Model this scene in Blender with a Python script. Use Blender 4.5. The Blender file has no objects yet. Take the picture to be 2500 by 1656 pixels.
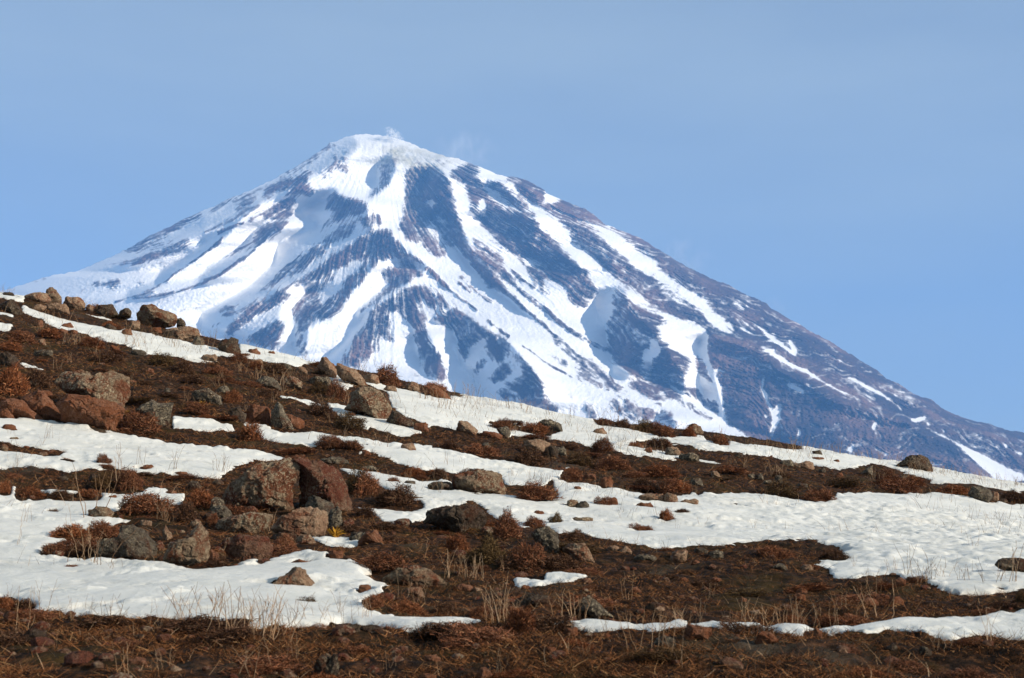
import bpy, bmesh, math, random
import numpy as np
from mathutils import Vector

# ------------------------------------------------------------------ camera, sky, sun, exposure
SC = bpy.context.scene
COL = SC.collection
IW, IH, FPX, PITCH = 2500.0, 1656.0, 3472.0, math.atan(492.0 / 3472.0)
SUN_AZ, SUN_EL = math.radians(109.0), math.radians(23.0)      # azimuth clockwise from +Y (the view)
SUNV = Vector((math.sin(SUN_AZ) * math.cos(SUN_EL), math.cos(SUN_AZ) * math.cos(SUN_EL), math.sin(SUN_EL)))

cam_d = bpy.data.cameras.new('camera')
cam = bpy.data.objects.new('camera', cam_d)
COL.objects.link(cam)
cam_d.sensor_fit, cam_d.sensor_width, cam_d.lens = 'HORIZONTAL', 36.0, 50.0
cam_d.clip_start, cam_d.clip_end = 0.1, 60000.0
cam.rotation_euler = (math.pi / 2 + PITCH, 0, 0)
cam_d.dof.use_dof = True
cam_d.dof.focus_distance = 30.0
cam_d.dof.aperture_fstop = 4.5
SC.camera = cam

world = bpy.data.worlds.new('World')
SC.world = world
world.use_nodes = True
wn, wl = world.node_tree.nodes, world.node_tree.links
bg = wn['Background']
sky = wn.new('ShaderNodeTexSky')
sky.sky_type = 'NISHITA'
sky.sun_disc = False
sky.sun_elevation, sky.sun_rotation = SUN_EL, SUN_AZ
sky.altitude, sky.air_density, sky.dust_density, sky.ozone_density = 2400.0, 0.8, 0.0, 3.0
veil = wn.new('ShaderNodeMix'); veil.data_type = 'RGBA'          # a thin, even veil of high cloud over the blue
wtc = wn.new('ShaderNodeTexCoord'); wmp = wn.new('ShaderNodeMapping'); wmp.inputs['Scale'].default_value = (1.2, 1.2, 5.0)
wnz = wn.new('ShaderNodeTexNoise'); wnz.inputs['Scale'].default_value = 1.7; wnz.inputs['Detail'].default_value = 5; wnz.inputs['Roughness'].default_value = .5
wrp = wn.new('ShaderNodeValToRGB'); wrp.color_ramp.elements[0].position = .3; wrp.color_ramp.elements[0].color = (.46, .46, .46, 1); wrp.color_ramp.elements[1].position = .75; wrp.color_ramp.elements[1].color = (.76, .76, .76, 1)
wl.new(wtc.outputs['Generated'], wmp.inputs[0]); wl.new(wmp.outputs[0], wnz.inputs['Vector']); wl.new(wnz.outputs['Fac'], wrp.inputs[0])
wl.new(wrp.outputs[0], veil.inputs[0]); wl.new(sky.outputs[0], veil.inputs[6]); veil.inputs[7].default_value = (3.8, 4.55, 4.8, 1)
wl.new(veil.outputs[2], bg.inputs[0])
bg.inputs[1].default_value = 0.102

sun_d = bpy.data.lights.new('sun', 'SUN')
sun_d.energy, sun_d.angle, sun_d.color = 5.0, math.radians(0.5), (1.0, 0.885, 0.74)
sun = bpy.data.objects.new('sun', sun_d)
COL.objects.link(sun)
sun.rotation_euler = SUNV.to_track_quat('Z', 'Y').to_euler()

SC.view_settings.view_transform = 'Standard'
SC.view_settings.look = 'None'
SC.view_settings.exposure = 0.45
SC.view_settings.gamma = 1.0
SC.cycles.use_denoising = True
SC.cycles.max_bounces = 6
SC.cycles.volume_bounces = 2
SC.cycles.volume_max_steps = 128
SC.cycles.sample_clamp_indirect = 4.0

# ------------------------------------------------------------------ helpers
def pixdir(x, y):
    cx, cy = x - IW / 2, IH / 2 - y
    s, c = math.sin(PITCH), math.cos(PITCH)
    return cx, FPX * c - cy * s, FPX * s + cy * c          # world X, Y, Z (not normalised)

def project(X, Y, Z):
    s, c = math.sin(PITCH), math.cos(PITCH)
    f = Y * c + Z * s
    u = -Y * s + Z * c
    return IW / 2 + FPX * X / f, IH / 2 - FPX * u / f

def sstep(a, b, x):
    t = np.clip((x - a) / (b - a), 0, 1)
    return t * t * (3 - 2 * t)

def _hash(ix, iy, iz, seed):
    h = (ix.astype(np.int64) * 374761393 + iy.astype(np.int64) * 668265263 + iz.astype(np.int64) * 2147483647 + seed * 974634777) & 0xFFFFFFFF
    h = ((h ^ (h >> 13)) * 1274126177) & 0xFFFFFFFF
    h = ((h ^ (h >> 16)) * 2246822519) & 0xFFFFFFFF
    return ((h ^ (h >> 15)) & 0xFFFFFF).astype(np.float32) / 8388607.5 - 1.0

def noise2(x, y, seed=0):
    ix, iy = np.floor(x), np.floor(y)
    fx, fy = x - ix, y - iy
    fx = fx * fx * (3 - 2 * fx); fy = fy * fy * (3 - 2 * fy)
    z = np.zeros(1, np.int64)
    a, b = _hash(ix, iy, z, seed), _hash(ix + 1, iy, z, seed)
    c, d = _hash(ix, iy + 1, z, seed), _hash(ix + 1, iy + 1, z, seed)
    return (a + (b - a) * fx) * (1 - fy) + (c + (d - c) * fx) * fy

def fbm2(x, y, octv=4, seed=0, gain=0.5):
    s, a, n = 0, 1.0, 0
    for o in range(octv):
        s = s + a * noise2(x, y, seed + 17 * o); n += a; a *= gain
        x, y = x * 1.93 * 0.94 - y * 1.93 * 0.34 + 3.1, x * 1.93 * 0.34 + y * 1.93 * 0.94 + 7.7
    return s / n

def noise3(p, seed=0):
    i = np.floor(p); f = p - i; f = f * f * (3 - 2 * f)
    r = 0
    for dx in (0, 1):
        for dy in (0, 1):
            for dz in (0, 1):
                w = (f[:, 0] if dx else 1 - f[:, 0]) * (f[:, 1] if dy else 1 - f[:, 1]) * (f[:, 2] if dz else 1 - f[:, 2])
                r = r + w * _hash(i[:, 0] + dx, i[:, 1] + dy, i[:, 2] + dz, seed)
    return r

def fbm3(p, octv=4, seed=0, gain=0.5):
    s, a, n = 0, 1.0, 0
    for o in range(octv):
        s = s + a * noise3(p, seed + 31 * o); n += a; a *= gain; p = p * 2.03 + 5.3
    return s / n

def blur(a, r, it=2):
    for _ in range(it):
        for ax in (0, 1):
            p = np.pad(a, [(r + 1, r) if k == ax else (0, 0) for k in (0, 1)], mode='edge')
            c = np.cumsum(p, axis=ax, dtype=np.float64)
            n = 2 * r + 1
            a = ((c[n:] - c[:-n]) if ax == 0 else (c[:, n:] - c[:, :-n])) / n
    return a.astype(np.float32)

class Raster:
    """a picture-sized map used to lay out patches; (x, y) are pixels of the photograph"""
    def __init__(s, x0, y0, x1, y1, step, val=0.0):
        s.x0, s.y0, s.st = x0, y0, step
        s.w, s.h = int((x1 - x0) / step), int((y1 - y0) / step)
        s.a = np.full((s.h, s.w), val, np.float32)
    def poly(s, pts, v):
        P = [((x - s.x0) / s.st, (y - s.y0) / s.st) for x, y in pts]
        ys = [p[1] for p in P]
        for r in range(max(0, int(min(ys))), min(s.h, int(max(ys)) + 1)):
            yc = r + 0.5; xs = []
            for (xa, ya), (xb, yb) in zip(P, P[1:] + P[:1]):
                if (ya <= yc) != (yb <= yc): xs.append(xa + (yc - ya) / (yb - ya) * (xb - xa))
            xs.sort()
            for a, b in zip(xs[::2], xs[1::2]):
                s.a[r, max(0, int(a + .5)):max(0, int(b + .5))] = v
    def stroke(s, pts, w0, v):
        for (xa, ya), (xb, yb) in zip(pts, pts[1:]):
            n = max(1e-6, math.hypot(xb - xa, yb - ya)); nx, ny = -(yb - ya) / n * w0 / 2, (xb - xa) / n * w0 / 2
            ex, ey = (xb - xa) / n * w0 * .3, (yb - ya) / n * w0 * .3
            s.poly([(xa + nx - ex, ya + ny - ey), (xb + nx + ex, yb + ny + ey), (xb - nx + ex, yb - ny + ey), (xa - nx - ex, ya - ny - ey)], v)
    def sample(s, x, y, a=None):
        a = s.a if a is None else a
        gx = np.clip((x - s.x0) / s.st - .5, 0, s.w - 1.001); gy = np.clip((y - s.y0) / s.st - .5, 0, s.h - 1.001)
        ix, iy = gx.astype(int), gy.astype(int); fx, fy = gx - ix, gy - iy
        return (a[iy, ix] * (1 - fx) + a[iy, ix + 1] * fx) * (1 - fy) + (a[iy + 1, ix] * (1 - fx) + a[iy + 1, ix + 1] * fx) * fy

def mesh_np(name, V, F, mat=None, attrs=None, smooth=True):
    me = bpy.data.meshes.new(name)
    V = np.ascontiguousarray(V, np.float32); F = np.ascontiguousarray(F, np.int32)
    k = F.shape[1]
    me.vertices.add(len(V)); me.vertices.foreach_set('co', V.ravel())
    me.loops.add(F.size); me.loops.foreach_set('vertex_index', F.ravel())
    me.polygons.add(len(F)); me.polygons.foreach_set('loop_start', np.arange(0, F.size, k, dtype=np.int32))
    me.polygons.foreach_set('use_smooth', np.full(len(F), smooth))
    for n, d in (attrs or {}).items():
        at = me.attributes.new(n, 'FLOAT', 'POINT'); at.data.foreach_set('value', np.ascontiguousarray(d, np.float32).ravel())
    me.update(calc_edges=True)
    if mat: me.materials.append(mat)
    return me

def obj(name, me, parent=None, loc=(0, 0, 0)):
    o = bpy.data.objects.new(name, me); COL.objects.link(o); o.location = loc
    if parent: o.parent = parent
    return o

def tag(o, label=None, cat=None, group=None, kind=None):
    for k, v in (('label', label), ('category', cat), ('group', group), ('kind', kind)):
        if v: o[k] = v
    return o

def grid_faces(nr, nc):
    i = np.arange(nr * nc, dtype=np.int32).reshape(nr, nc)
    return np.stack([i[:-1, :-1], i[:-1, 1:], i[1:, 1:], i[1:, :-1]], -1).reshape(-1, 4)

class Mat:
    """small node-building helper"""
    def __init__(s, name, rough=0.9, spec=0.15):
        s.m = bpy.data.materials.new(name); s.m.use_nodes = True
        s.t = s.m.node_tree; s.N, s.L = s.t.nodes, s.t.links
        s.b = s.N['Principled BSDF']
        s.b.inputs['Roughness'].default_value = rough
        s.b.inputs['Specular IOR Level'].default_value = spec
        s.co = s.N.new('ShaderNodeTexCoord').outputs['Object']
    def lk(s, a, b):
        if hasattr(a, 'node'): s.L.new(a, b)
        else: b.default_value = a
    def mapping(s, scale, rot=(0, 0, 0), vec=None):
        n = s.N.new('ShaderNodeMapping'); n.inputs['Scale'].default_value = scale; n.inputs['Rotation'].default_value = rot
        s.L.new(vec or s.co, n.inputs[0]); return n.outputs[0]
    def noise(s, scale, detail=6, rough=0.6, vec=None, dist=0.0):
        n = s.N.new('ShaderNodeTexNoise'); n.inputs['Scale'].default_value = scale; n.inputs['Detail'].default_value = detail
        n.inputs['Roughness'].default_value = rough; n.inputs['Distortion'].default_value = dist
        s.L.new(vec or s.co, n.inputs['Vector']); return n.outputs['Fac']
    def voro(s, scale, feature='F1', vec=None):
        n = s.N.new('ShaderNodeTexVoronoi'); n.feature = feature; n.inputs['Scale'].default_value = scale
        s.L.new(vec or s.co, n.inputs['Vector']); return n.outputs['Distance']
    def attr(s, name):
        n = s.N.new('ShaderNodeAttribute'); n.attribute_name = name; return n.outputs['Fac']
    def math(s, op, a, b=0.0, clamp=False):
        n = s.N.new('ShaderNodeMath'); n.operation = op; n.use_clamp = clamp
        s.lk(a, n.inputs[0]); s.lk(b, n.inputs[1]); return n.outputs[0]
    def ramp(s, fac, stops):
        n = s.N.new('ShaderNodeValToRGB'); e = n.color_ramp.elements
        while len(e) < len(stops): e.new(0.5)
        for k, (p, c) in zip(e, stops):
            k.position = p; k.color = (c, c, c, 1) if isinstance(c, (int, float)) else (*c, 1)
        s.L.new(fac, n.inputs[0]); return n.outputs[0]
    def mix(s, fac, a, b, mode='MIX'):
        n = s.N.new('ShaderNodeMix'); n.data_type = 'RGBA'; n.blend_type = mode
        s.lk(fac, n.inputs[0])
        for v, i in ((a, 6), (b, 7)):
            if hasattr(v, 'node'): s.L.new(v, n.inputs[i])
            else: n.inputs[i].default_value = (*v, 1)
        return n.outputs[2]
    def bump(s, h, strength, dist=0.01):
        n = s.N.new('ShaderNodeBump'); n.inputs['Strength'].default_value = strength; n.inputs['Distance'].default_value = dist
        s.L.new(h, n.inputs['Height']); s.L.new(n.outputs[0], s.b.inputs['Normal'])
    def color(s, c): s.L.new(c, s.b.inputs['Base Color'])
    def rnd(s, island=False):
        if island: return s.N.new('ShaderNodeNewGeometry').outputs['Random Per Island']
        return s.N.new('ShaderNodeObjectInfo').outputs['Random']

TILES = {'V': (0, 0, .9468), 'T1': (0, 460, 3.92), 'T2': (500, 300, 3.92), 'T3': (1000, 300, 3.92), 'T4': (400, 600, 3.92),
         'T5': (900, 650, 3.92), 'T6': (1400, 500, 3.92), 'T7': (1400, 750, 3.92), 'T8': (1900, 750, 3.92),
         'F1': (0, 650, 2.6133), 'F2': (800, 850, 2.6133), 'F3': (1600, 1000, 2.6133), 'F4': (0, 1056, 2.6133), 'F5': (800, 1056, 2.6133)}
def tp(t, pts):
    ox, oy, s = TILES[t]
    return [(ox + x / s, oy + y / s) for x, y in pts]
def nums(t, txt):
    v = [float(k) for k in txt.replace(',', ' ').split()]
    return tp(t, list(zip(v[::2], v[1::2])))
# ------------------------------------------------------------------ the mountain
SIL = [(-400, 800), (-200, 750), (10, 709), (112, 676), (184, 663), (270, 628), (288, 619), (332, 596), (372, 572), (418, 552), (459, 530), (513, 507),
       (561, 485), (600, 470), (653, 445), (691, 425), (735, 399), (775, 374), (804, 351), (834, 339), (855, 331), (872, 329), (898, 328),
       (934, 331), (954, 333), (985, 343), (1018, 357), (1076, 379), (1115, 387), (1153, 399), (1179, 412), (1217, 427), (1245, 431), (1278, 438), (1301, 448),
       (1329, 463), (1334, 471), (1362, 484), (1398, 500), (1428, 509), (1456, 528), (1474, 545), (1518, 564), (1561, 581), (1609, 610), (1655, 639),
       (1686, 655), (1742, 682), (1757, 687), (1780, 696), (1811, 713), (1829, 723), (1857, 733), (1872, 743), (1880, 752), (1936, 783), (2000, 820),
       (2027, 834), (2078, 866), (2117, 890), (2140, 903), (2165, 925), (2193, 937), (2216, 953), (2237, 965), (2275, 977), (2298, 996),
       (2334, 1013), (2367, 1025), (2410, 1034), (2461, 1050), (2500, 1056), (2700, 1110), (2950, 1180)]
# how much bare rock shows through the snow: tile, amount, outline
ROCK = '''
T1 .7 1060 660 1300 530 1640 355 1930 215 1960 235 1780 340 1650 420 1480 510 1300 600 1130 640
T1 .5 1380 560 1640 490 1660 500 1400 580
T1 .7 720 795 860 720 950 690 950 715 880 760 780 790
T1 .6 40 975 250 890 440 845 520 850 400 900 250 940 120 965
T1 .75 1100 735 1250 690 1400 640 1560 590 1700 530 1810 480 1830 500 1700 560 1820 530 1830 555 1650 620 1500 665 1380 700 1300 735 1250 750 1290 690 1150 745
T1 .8 880 930 920 890 960 900 940 940
T1 .8 980 910 1050 890 1080 905 1130 870 1170 920 1150 955 1080 955 1020 945
T1 .8 1290 940 1300 910 1350 885 1385 905 1350 940
T1 .6 2130 665 2352 540 2352 590 2200 660
T1 .8 2240 215 2352 140 2352 190 2260 215
T2 .35 0 840 250 740 480 640 640 560 660 570 480 670 260 770 100 860
T2 .6 640 560 760 490 900 400 1080 290 1190 200 1310 150 1390 120 1400 150 1280 200 1180 260 1100 320 1000 400 920 460 880 450 760 530
T2 .5 1120 370 1220 310 1320 250 1400 215 1490 240 1460 290 1340 320 1230 350
T2 .65 900 460 1080 470 1150 420 1250 350 1360 320 1400 360 1350 400 1400 440 1400 480 1300 470 1250 450 1100 480 1000 500
T2 .5 1080 520 1250 480 1260 520 1150 545
T2 .85 560 680 620 610 750 550 850 520 980 490 1000 540 960 580 1080 680 1000 710 900 680 760 690 800 640 700 660 600 720 550 740
T2 .8 280 840 350 770 480 700 500 720 450 780 340 830
T2 .7 0 1050 200 940 380 860 520 780 540 800 420 880 250 950 100 1010
T2 .8 410 940 500 880 600 840 720 750 840 700 880 760 840 800 860 870 780 920 700 930 580 920 520 880 440 950
T2 .7 440 1090 520 1010 600 960 760 940 780 980 700 1060 600 1140 520 1180 480 1160
T2 .6 170 1300 330 1190 460 1150 440 1200 280 1260
T2 .9 1150 830 1180 720 1240 650 1310 720 1450 740 1560 770 1560 820 1480 880 1380 890 1270 950 1210 960 1250 850
T2 .5 1030 1080 1100 1010 1220 890 1240 930 1120 1030
T2 .7 1640 400 1760 300 1850 340 1830 420 1790 500 1770 580 1700 640 1600 720 1550 720 1620 650 1680 560 1660 480
T2 .85 1450 920 1480 890 1560 910 1600 880 1610 820 1680 920 1700 980 1650 960 1600 970 1590 1020 1540 1060 1570 1000 1500 950
T2 .75 600 1568 760 1380 920 1270 1080 1170 1230 1050 1350 970 1440 940 1440 990 1380 1080 1320 1110 1230 1150 1100 1270 920 1370 760 1470 680 1540 640 1568
T2 .15 770 1395 950 1285 1150 1140 1160 1150 960 1305 780 1410
T2 .8 780 1568 960 1450 1100 1370 1250 1260 1380 1180 1540 1070 1620 1050 1720 1020 1780 1030 1790 1080 1840 1120 1900 1190 1960 1250 2060 1310 2140 1380 2040 1330 1920 1270 2000 1370 2100 1480 2000 1450 1900 1370 1890 1300 1780 1300 1660 1330 1560 1420 1520 1500 1470 1568 1300 1568 1380 1480 1500 1380 1530 1290 1420 1310 1250 1360 1200 1440 1050 1510 900 1568
T2 .85 1710 1440 1750 1390 1870 1370 1980 1440 1980 1500 1870 1540 1750 1540
T2 .9 1850 1010 1890 940 1920 840 1890 790 1930 680 1930 590 1900 510 1960 440 2060 400 2200 420 2280 480 2340 560 2352 700 2352 980 2290 930 2230 900 2150 950 2120 1010 2150 1070 2200 1150 2300 1220 2300 1280 2180 1260 2080 1180 1950 1110
T2 .1 2120 760 2160 730 2220 770 2170 800
T2 .2 1900 900 2000 870 2100 830 2150 850 2050 890 1960 910
T2 .1 2000 1110 2080 1120 2080 1150
T2 .33 1650 330 1780 230 1980 330 2352 330 2352 400 2200 410 1980 430 1900 430 1850 350
T3 .9 0 500 90 420 230 420 310 470 340 540 390 560 410 680 440 740 430 810 470 900 500 1010 540 1130 600 1240 680 1330 790 1430 900 1568 780 1568 700 1480 620 1370 520 1260 440 1180 390 1110 330 1000 330 950 380 900 330 890 280 870 220 890 100 950 0 1000
T3 .1 160 760 200 735 250 770 210 800
T3 .7 0 1000 100 960 170 1000 230 1100 340 1220 350 1290 240 1230 100 1130 0 1100
T3 .4 180 1000 280 900 350 1000 390 1120 440 1190 330 1200 230 1100
T3 .8 390 460 450 440 560 560 600 620 690 690 730 800 700 900 740 960 690 990 640 900 590 860 570 760 600 740 560 660 540 590 440 530 380 520
T3 .85 440 420 640 400 680 500 640 500 700 600 760 700 830 760 920 820 1000 850 1060 840 1180 870 1210 940 1260 1010 1340 1090 1430 1170 1470 1240 1600 1330 1640 1400 1740 1500 1790 1568 1480 1568 1380 1500 1300 1480 1280 1420 1340 1400 1250 1320 1150 1290 1080 1270 1020 1170 1000 1200 1060 1280 1120 1390 1240 1500 1290 1568 1200 1568 1150 1470 1100 1370 1040 1280 960 1220 860 1140 780 1060 700 980 700 870 720 780 690 710 580 640 520 540
T3 .15 660 760 700 720 740 800 700 910 670 840
T3 .2 960 1020 1000 990 1030 1010 1040 1080 1010 1100
T3 .1 1410 1400 1480 1420 1570 1410 1480 1470 1430 1440
T3 .85 720 570 860 560 950 640 1040 750 1120 820 1060 840 960 780 860 680 780 630
T3 .65 600 1090 700 1150 800 1220 920 1300 880 1320 920 1420 1000 1500 1030 1568 900 1568 820 1480 720 1370 660 1270 620 1180
T3 .5 960 1390 1040 1430 1120 1530 1150 1568 1100 1568 1020 1480
T3 .85 860 510 960 515 1090 540 1180 580 1290 640 1310 690 1280 740 1260 790 1200 780 1100 700 1030 640 1000 580
T3 .4 1000 680 1060 710 1140 800 1200 870 1200 900 1120 830 1040 750
T3 .85 1250 790 1400 760 1560 785 1680 820 1790 890 1900 980 2030 1035 2200 1100 2352 1190 2352 1300 2200 1230 2100 1140 2000 1060 1900 1010 1700 940 1600 900 1680 1000 1800 1080 1900 1180 2000 1250 2100 1340 2200 1430 2352 1510 2352 1568 2100 1568 1980 1480 1860 1380 1750 1270 1640 1180 1520 1080 1600 1090 1500 1040 1560 1030 1480 970 1380 890 1290 820
T3 .5 1560 860 1700 960 1850 1060 1800 1060 1650 980
T3 .05 1280 690 1340 680 1420 760 1330 770
T4 .75 560 690 520 640 590 570 690 570 780 540 960 400 1090 290 1200 180 1330 90 1460 20 1600 10 1540 80 1400 180 1260 270 1150 320 1000 400 860 490 720 570 660 660 560 680
T4 .6 420 780 520 730 580 690 520 760 440 790
T4 .85 590 800 780 610 900 530 1070 450 1180 430 1220 470 1150 540 1000 620 900 660 820 720 700 810 620 860 600 850
T4 .85 780 910 860 850 960 800 1040 740 1090 710 1160 760 1110 850 1080 920 1040 990 960 970 900 940
T4 .85 1100 440 1300 330 1480 200 1640 100 1760 30 1900 20 1800 90 1900 100 1700 200 1600 220 1560 290 1460 270 1330 330 1180 420
T4 .75 1230 600 1320 510 1380 420 1500 330 1600 240 1620 310 1540 370 1500 440 1480 500 1520 580 1580 510 1660 460 1700 410 1800 300 1900 200 2000 120 2050 130 1990 230 1900 330 1800 440 1740 540 1660 630 1560 700 1430 720 1390 780 1310 850 1350 920 1370 1040 1290 1030 1270 930 1260 840 1300 760 1250 700
T4 .8 1850 690 1900 600 2030 480 2150 380 2260 330 2352 300 2352 345 2240 400 2100 480 1980 580 1880 650
T4 .85 1690 1110 1760 1000 1830 880 1950 740 2000 600 2150 500 2280 430 2352 400 2352 650 2230 610 2110 620 2180 720 2180 830 2230 930 2150 900 2080 840 2000 870 2050 980 1980 1040 1900 1110 1880 1170 1750 1140
T5 .8 0 430 130 370 300 250 450 200 600 190 700 300 780 370 900 460 1020 540 1130 610 1200 640 1340 720 1400 820 1480 890 1560 960 1640 1080 1670 1160 1680 1250 1760 1320 1820 1380 1800 1420 1540 1360 1250 1290 1350 1200 1500 1080 1480 1000 1420 900 1350 820 1290 830 1280 910 1180 910 1150 860 1120 780 1150 690 1060 560 1110 640 1080 700 960 760 930 900 850 790 870 680 820 650 790 560 720 560 630 510 640 440 600 380 520 330 470 370 520 470 560 600 580 710 640 800 700 880 680 930 740 1000 740 1090 640 1080 560 1040 520 970 530 880 480 770 440 700 430 600 380 540 350 520 290 430 170 430 220 560 210 680 250 750 180 700 90 650 100 820 0 850
T5 .1 700 380 780 420 740 440
T5 .9 1010 1010 1040 930 1110 880 1140 920 1080 980 1030 1030
T5 .85 1140 1080 1200 1000 1320 930 1370 1000 1280 1100 1200 1120
T5 .6 1210 1200 1300 1130 1480 1040 1500 1090 1350 1200 1250 1290
T5 .7 1500 0 1680 0 1700 100 1650 130 1750 260 1720 280 1620 220 1600 120
T5 .8 1800 0 2080 20 2100 110 2190 220 2120 340 2060 400 2000 390 1930 330 1900 220 1880 130 1800 60
T5 .4 1720 600 1820 680 1960 800 2100 900 2200 980 2260 1060 2200 1080 2050 960 1900 850 1780 740
T5 .3 1700 820 1900 900 1940 980 1800 920
T5 .5 1950 1040 2150 1100 2300 1170 2200 1170 2050 1100
T5 .6 2070 1290 2160 1350 2180 1450 2100 1470 2080 1380
T6 .8 0 540 60 600 200 760 250 860 180 840 160 920 90 960 0 920
T6 .85 0 310 120 380 250 460 380 520 560 600 760 690 860 760 960 800 1060 900 1200 1000 1250 1080 1420 1200 1560 1240 1760 1350 1900 1450 2100 1568 1320 1568 1290 1480 1280 1350 1310 1250 1280 1180 1150 1120 1000 1080 860 1000 760 960 680 880 560 780 450 680 330 600 230 500 120 420 0 350
T6 .85 370 900 400 800 490 820 520 900 700 1000 860 1080 890 1150 800 1160 790 1220 850 1290 930 1380 1060 1450 1120 1500 1080 1540 1090 1568 760 1568 760 1480 840 1420 800 1300 760 1280 740 1360 680 1440 640 1568 380 1500 340 1360 320 1150 390 1000
T6 .87 600 310 820 430 1120 610 1400 735 1610 835 1850 955 2100 1110 2352 1255 2352 1568 2180 1568 2050 1440 1900 1340 1830 1240 1740 1150 1560 1060 1480 1000 1350 980 1240 900 1140 820 960 720 860 620 790 560 830 540 720 460 640 390 560 330
T6 .85 1250 900 1350 980 1500 1010 1620 1080 1760 1160 1900 1320 2050 1440 2150 1450 2352 1520 2352 1568 2100 1568 1950 1420 1800 1340 1540 1240 1500 1120 1400 1060 1300 960
T6 .5 800 740 950 800 1060 930 1200 1040 1100 1010 950 920 850 850
T8 .88 -30 50 250 190 700 455 1040 685 1470 890 1830 1080 2352 1200 2900 1300 4000 1500 4000 2200 1500 2200 900 1800 0 1700
T7 .85 360 410 450 440 540 490 640 560 740 640 850 690 960 780 1060 870 1180 960 1270 1040 1200 1030 1060 930 900 850 820 770 700 680 620 660 540 650 500 600 430 550 380 510
T7 .65 500 720 650 700 800 780 860 880 850 960 780 900 640 820 540 760
T7 .9 740 640 760 550 840 450 870 350 940 500 1060 560 1080 600 1060 720 1090 830 960 780 850 690
T7 .6 1090 830 1080 780 1190 780 1240 850 1280 960 1180 900
T7 .9 1280 230 1540 250 1760 370 1900 520 2100 640 2352 780 2352 1400 1900 1400 1650 1220 1480 1120 1440 980 1410 740 1340 590 1280 430 1270 300
T7 .6 330 920 430 840 540 900 600 970 760 960 850 980 860 1050 700 1080 560 1080 400 1000
T7 .8 800 910 860 920 850 950
T7 .7 870 990 930 1010 990 1110 960 1140 860 1100 830 1050
T7 .5 0 560 100 590 260 700 330 770 200 730 60 660
T7 .6 250 600 400 690 500 760 420 800 330 740
T7 .4 1080 880 1250 960 1400 1090 1300 1090 1150 1000
T7 .7 140 930 200 980 210 1060 130 1050
T6 .02 1500 1010 1560 1040 1740 1140 1830 1200 1950 1300 2060 1390 2140 1450 2110 1450 2000 1370 1860 1270 1750 1160 1600 1080
T6 .02 1510 900 1620 970 1640 1010 1560 960
T6 .02 1510 1140 1600 1170 1750 1255 1640 1220
T6 .02 1250 1060 1350 1110 1540 1235 1400 1190 1290 1120
T6 .02 2060 1280 2140 1430 2120 1430 2070 1330
T6 .02 1800 1370 1900 1400 2050 1500 2200 1568 2100 1568 1900 1440
T6 .1 1660 965 1700 1000 1640 970
T6 .05 400 790 500 850 620 940 760 1000 740 1010 600 950 490 860
T7 .05 1800 670 1840 680 1820 780 1860 890 1910 960 1900 1040 1840 900 1790 760
T7 .05 1960 920 2000 930 1970 1080 1900 1240 1870 1260 1900 1120 1910 980
T7 .1 2030 740 2080 730 2210 800 2200 830 2080 780
T7 .1 1340 600 1400 590 1470 630 1380 620
T7 .1 1820 1030 1860 1040 1840 1080
T7 .02 1210 300 1290 260 1270 400 1300 520 1350 640 1410 740 1430 880 1450 1080 1380 1000 1300 900 1200 760 1190 600 1230 500 1190 380
T7 .7 1170 470 1240 490 1300 640 1350 730 1280 720 1200 640
T7 .7 1280 870 1380 900 1400 980 1380 1050 1300 970
T7 .02 850 690 1000 790 1150 890 1300 980 1440 1100 1650 1240 1500 1180 1260 1000 1080 880 960 790
T7 .05 740 310 800 330 840 430 770 490 740 470
T7 .05 690 390 720 400 740 500 750 600 690 560 660 470
T7 .1 2150 1150 2180 1200 2140 1280 2150 1220
T8 .02 0 450 120 540 280 600 400 690 560 780 700 850 870 930 800 900 600 820 420 720 280 640 130 570 0 490
T8 .02 640 640 800 720 980 810 1100 900 1180 970 1210 1030 1150 960 1000 860 860 790 700 690
T8 .15 990 780 1100 830 1250 890 1150 870 1040 810
T8 .02 1270 1060 1330 1090 1340 1110 1290 1095
T8 .02 1320 1060 1420 1040 1380 1090 1340 1100
T8 .02 1390 1140 1560 1220 1680 1280 1800 1340 2000 1440 2200 1550 2400 1660 2100 1660 1900 1500 1800 1390 1690 1300 1540 1230
T8 .05 1700 1310 1740 1380 1720 1370
T8 .05 1420 1100 1460 1130 1430 1140
T8 .05 1550 1160 1600 1190 1580 1200
T8 .05 100 310 140 350 185 450 130 400
T8 .05 0 330 100 390 180 470 60 380
T8 .05 260 730 300 750 345 780 290 765
T8 .05 920 1100 940 1120 910 1180 900 1150
T8 .05 1050 1090 1130 1120 1080 1120
T8 .05 650 1370 720 1320 700 1390
T8 .05 970 1470 1050 1380 1000 1460
T8 .1 2130 1290 2200 1330 2180 1350
T8 .1 2250 1370 2352 1410 2300 1410
T8 .6 550 560 800 720 1000 950 1060 1040 900 960 700 800 500 680 400 560
T8 .6 1000 700 1240 800 1300 900 1150 860 1040 760
T8 .02 640 640 800 720 980 810 1100 900 1180 970 1210 1030 1150 960 1000 860 860 790 700 690
'''
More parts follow.
